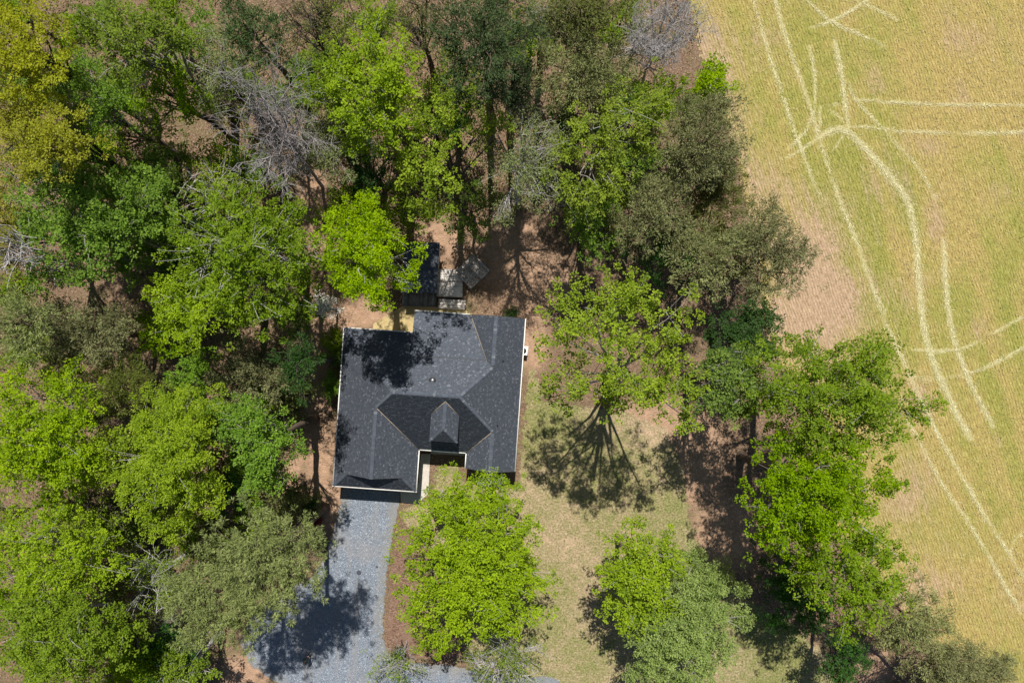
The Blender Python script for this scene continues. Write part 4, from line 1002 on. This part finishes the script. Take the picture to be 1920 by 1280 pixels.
# ------------------------------------------------------------------ loose ground cover
def scatter(name, label, cat, mat, P, tint, L, Wd, lift, seed, ang=None, per=1, tilt=.35):
    """many short blades or leaves lying on the ground"""
    r = rng(seed); n = len(P) * per; P = np.repeat(P, per, 0); tint = np.repeat(tint, per)
    a = r.uniform(0, 2 * math.pi, n) if ang is None else np.repeat(ang, per) + r.normal(0, .35, n)
    d = np.stack([np.cos(a), np.sin(a)], 1); s = np.stack([-d[:, 1], d[:, 0]], 1)
    L = L * r.uniform(.6, 1.4, (n, 1)); Wd = Wd * r.uniform(.6, 1.4, (n, 1)); z0 = lift + .02 * r.random((n, 1)); z1 = z0 + L * tilt * r.uniform(.1, 1.2, (n, 1))
    j = r.normal(0, .03, (n, 2)); p = P + j
    V = np.stack([np.hstack([p, z0]), np.hstack([p + d * L * .5 + s * Wd * .5, (z0 + z1) / 2]), np.hstack([p + d * L, z1]), np.hstack([p + d * L * .5 - s * Wd * .5, (z0 + z1) / 2])], 1).reshape(-1, 3)
    mb = MB(); mb.add(V, np.arange(n * 4).reshape(-1, 4), np.clip(tint + r.normal(0, .12, n), 0, 1))
    o = mb.build(name, M[mat]); return tag(o, label, cat, kind='stuff')
r = rng(5)
Pf = np.stack([r.uniform(14, 48, 48000), r.uniform(-32.5, 32.5, 48000)], 1)
a_, b_ = rowco(Pf); a_ = np.where(r.random(len(a_)) < .75, np.round(a_ / .24) * .24 + r.normal(0, .035, len(a_)), a_)
Pf = np.stack([a_ * math.cos(RA) - b_ * math.sin(RA), a_ * math.sin(RA) + b_ * math.cos(RA)], 1)
e_ = sdist(Pf, FIELD); gr = f_green(Pf); ba = f_bare(Pf); tk = f_track(Pf)
ok = (e_ > .2 + 1.2 * r.random(len(Pf))) & (ba < .35 + .6 * r.random(len(Pf))) & (tk < .5)
Pf, gr = Pf[ok], gr[ok]
scatter('field_stubble', 'yellow green stubble covering the mown field', 'stubble', 'tuft', Pf, np.clip(gr * 1.15 + r.normal(0, .2, len(gr)), 0, 1), .20, .045, .012, 6, ang=np.where(r.random(len(Pf)) < .5, RA - math.pi / 2, RA + math.pi / 2) + r.normal(0, .5, len(Pf)), tilt=.45)
Ps, As = [], []
for l, wd in zip(TRK, TW):
    sl = np.diff(l, axis=0); ln = np.hypot(*sl.T); cum = np.concatenate([[0], np.cumsum(ln)])
    m_ = int(cum[-1] * 85 * wd / .3); i = r.choice(len(ln), m_, p=ln / ln.sum()); u = r.random((m_, 1))
    nr = np.stack([-sl[i, 1], sl[i, 0]], 1) / ln[i, None]
    along = cum[i] + ln[i] * u[:, 0]; fade = np.clip(np.minimum(along, cum[-1] - along) / 1.6, .05, 1)
    wob = .5 * wd * (fbm(along * .5, along * 0 + wd * 50, 61) - .5)
    q = l[i] + sl[i] * u + nr * (wob[:, None] + r.standard_t(3, (m_, 1)) * wd * .36)
    br = ((-.4 if wd < .22 else 0) + 2.0 * fbm(q[:, 0] * .6 + 3, q[:, 1] * .6, 44)) * fade; kp = r.random(m_) < br
    Ps.append(q[kp]); As.append(np.arctan2(sl[i, 1], sl[i, 0])[kp])
Ps = np.concatenate(Ps); As = np.concatenate(As) + r.normal(0, .35, sum(len(x_) for x_ in As))
scatter('straw_tracks', 'pale flattened straw in the wheel tracks of the field', 'straw', 'straw', Ps, np.clip(.5 + r.normal(0, .25, len(Ps)), 0, 1), .30, .035, .018, 7, ang=As, tilt=.18)
Pl = np.stack([r.uniform(-11, 31, 45000), r.uniform(-33, -1, 45000)], 1)
e_ = sdist(Pl, LAWN); lg = l_green(Pl); ok = (e_ > -.3 + .8 * r.random(len(Pl))) & (r.random(len(Pl)) < .35 + .6 * lg) & (sdist(Pl, DRIVE) < .1) & (sdist(Pl, MULCH) < .1)
scatter('lawn_grass', 'short dry grass covering the lawn', 'grass', 'blade', Pl[ok], np.clip(lg[ok] + r.normal(0, .25, ok.sum()), 0, 1), .10, .035, .008, 8, tilt=.7)
Pw = np.stack([r.uniform(-47, 30, 48000), r.uniform(-32, 32, 48000)], 1)
hs = pxpoly([(600, 570), (985, 575), (985, 930), (600, 930)])
ok = (sdist(Pw, FIELD) < -.2) & (sdist(Pw, LAWN) < .4 * r.random(len(Pw))) & (sdist(Pw, DRIVE) < .35 * r.random(len(Pw)) ** 3) & (sdist(Pw, MULCH) < -.1) & (dirt_mask(Pw) < .3 + .75 * r.random(len(Pw)))
ok &= ~inside(Pw, np.array([UV(u, v, z=0)[:2] for u, v in foot]))
scatter('leaf_litter', 'brown fallen leaves covering the woodland floor', 'leaf litter', 'litter_leaf', Pw[ok], np.clip(r.beta(1.6, 1.8, ok.sum()), 0, 1), .15, .10, .008, 9, tilt=.4)
Pu = np.stack([r.uniform(-47, 18, 36000), r.uniform(-32, 32, 36000)], 1)
wd_ = np.array([W(*q)[:2] for q in WOODS])
nz = fbm(Pu[:, 0] * .35, Pu[:, 1] * .35, 91)
ok = (sdist(Pu, wd_) > -.5) & (nz > .44 + .12 * r.random(len(Pu))) & (dirt_mask(Pu) < .25)
Pu = Pu[ok]
st_ = dict(STYLE['sparse']); st_.update(lc=3, cr=.3, L=.2, Wd=.13, up=1.4)
Cu = np.column_stack([Pu, .12 + .9 * r.random(len(Pu)) ** 2.2])
mb = MB(); mb.add(*leaves(r, Cu, np.tile([0, 0, 1.0], (len(Cu), 1)), st_, np.clip(r.normal(.5, .25, len(Cu)), 0, 1)))
tag(mb.build('undergrowth', M['dusky']), 'low leafy undergrowth on the woodland floor', 'undergrowth', kind='stuff')
# leaves and pollen dropped on the deck
q = np.vstack([W(852 + 60 * a, 478 + 62 * b, .66)[:2] for a, b in r.random((700, 2))])
q = q[inside(q, np.array([W(*p, .62)[:2] for p in [(888, 478), (917, 507), (882, 541), (854, 511)]]))]
scatter('deck_leaves', 'dry leaves lying on the turned deck platform', 'leaf litter', 'litter_leaf', q, np.clip(r.normal(.75, .25, len(q)), 0, 1), .12, .08, .645, 10, tilt=.2)

# ------------------------------------------------------------------ person in the shade
def m_person():
    m = NT('dark_clothes_and_skin'); z = m.new('ShaderNodeSeparateXYZ', {0: m.co()})
    x, y, zz = z.outputs; n = m.noise(m.co(), 14, 4)
    cloth = m.ramp(n, [(.3, (.010, .016, .018)), (.7, (.022, .032, .034))]); trousers = m.ramp(n, [(.3, (.012, .013, .02)), (.7, (.024, .026, .036))])
    skin = (.42, .24, .17)
    col = m.mix(m.math('GREATER_THAN', zz, .92), trousers, cloth)
    hd = m.math('GREATER_THAN', zz, 1.49)
    hand = m.math('MULTIPLY', m.math('LESS_THAN', y, -.335), m.math('GREATER_THAN', zz, .85))
    return m.done(m.bsdf(m.mix(m.math('MAXIMUM', hd, hand), col, skin), .8, None, .2))
def make_person(loc, rz):
    root = thing('person', 'person in dark clothes standing in tree shade on the gravel', 'person', loc)
    root.rotation_euler.z = rz
    V = []; E = []; Rr = []
    def chain(pts, start=None):
        last = start
        for p, q in pts:
            V.append(p); Rr.append(q); i = len(V) - 1
            if last is not None: E.append((last, i))
            last = i
        return last
    pel = chain([((0, 0, .98), (.15, .11))])
    ch = chain([((0, -.01, 1.15), (.145, .105)), ((0, -.01, 1.34), (.165, .115))], pel)
    nk = chain([((0, -.01, 1.46), (.06, .06)), ((0, -.03, 1.56), (.075, .09)), ((0, -.04, 1.66), (.078, .095)), ((0, -.03, 1.74), (.05, .06))], ch)
    for s in (-1, 1):
        sh = chain([((s * .17, 0, 1.39), (.065, .065)), ((s * .25, .02, 1.13), (.048, .048)), ((s * .14, -.22, 1.07), (.036, .036)), ((s * .09, -.33, 1.10), (.027, .024)), ((s * .075, -.375, 1.105), (.034, .020))], ch)
        for k in range(4):
            dx = s * (.012 + .018 * k) ; chain([((s * .075 + dx - s * .03, -.415, 1.105 + .006 * k), (.009, .009)), ((s * .05 + dx - s * .03, -.447 + .006 * k, 1.092), (.008, .008))], sh)
        chain([((s * .045, -.372, 1.125), (.010, .010)), ((s * .025, -.40, 1.135), (.009, .009))], sh)
        chain([((s * .095, 0, .88), (.095, .095)), ((s * .11, -.02, .50), (.062, .066)), ((s * .12, .02, .10), (.042, .046)), ((s * .125, -.03, .045), (.042, .04)), ((s * .14, -.17, .035), (.038, .03))], pel)
    me = bpy.data.meshes.new('body'); me.from_pydata(V, E, []); me.update()
    o = bpy.data.objects.new('body', me); COL.objects.link(o); o.parent = root
    md = o.modifiers.new('skin', 'SKIN'); md.use_smooth_shade = True
    for i, sv in enumerate(me.skin_vertices[0].data): sv.radius = Rr[i]; sv.use_root = (i == 0)
    o.modifiers.new('sub', 'SUBSURF').render_levels = 2
    me.materials.append(m_person())
    def kid(name, mb, mat):
        m2 = mb.mesh(name); m2.materials.append(mat); m2.shade_smooth(); q_ = bpy.data.objects.new(name, m2); COL.objects.link(q_); q_.parent = root; return q_
    mb = MB(); mb.lathe((0, -.015, 1.66), [(.104, -.06), (.112, .0), (.104, .06), (.075, .105), (.03, .125), (.0, .128)], 14); kid('hair', mb, plain('dark_hair', (.02, .014, .01), .6, .2, 20))
    mb = MB(); mb.box((0, -.43, 1.10), (.17, .09, .035)); q_ = link('remote_control', mb.mesh('remote_control')); q_.data.materials.append(M['black'])
    q_.location = loc; q_.rotation_euler.z = rz; tag(q_, 'small dark handset held by the person in the shade', 'handset')
    return root
pc = W(581, 1226); make_person((pc[0], pc[1], .02), math.radians(140))
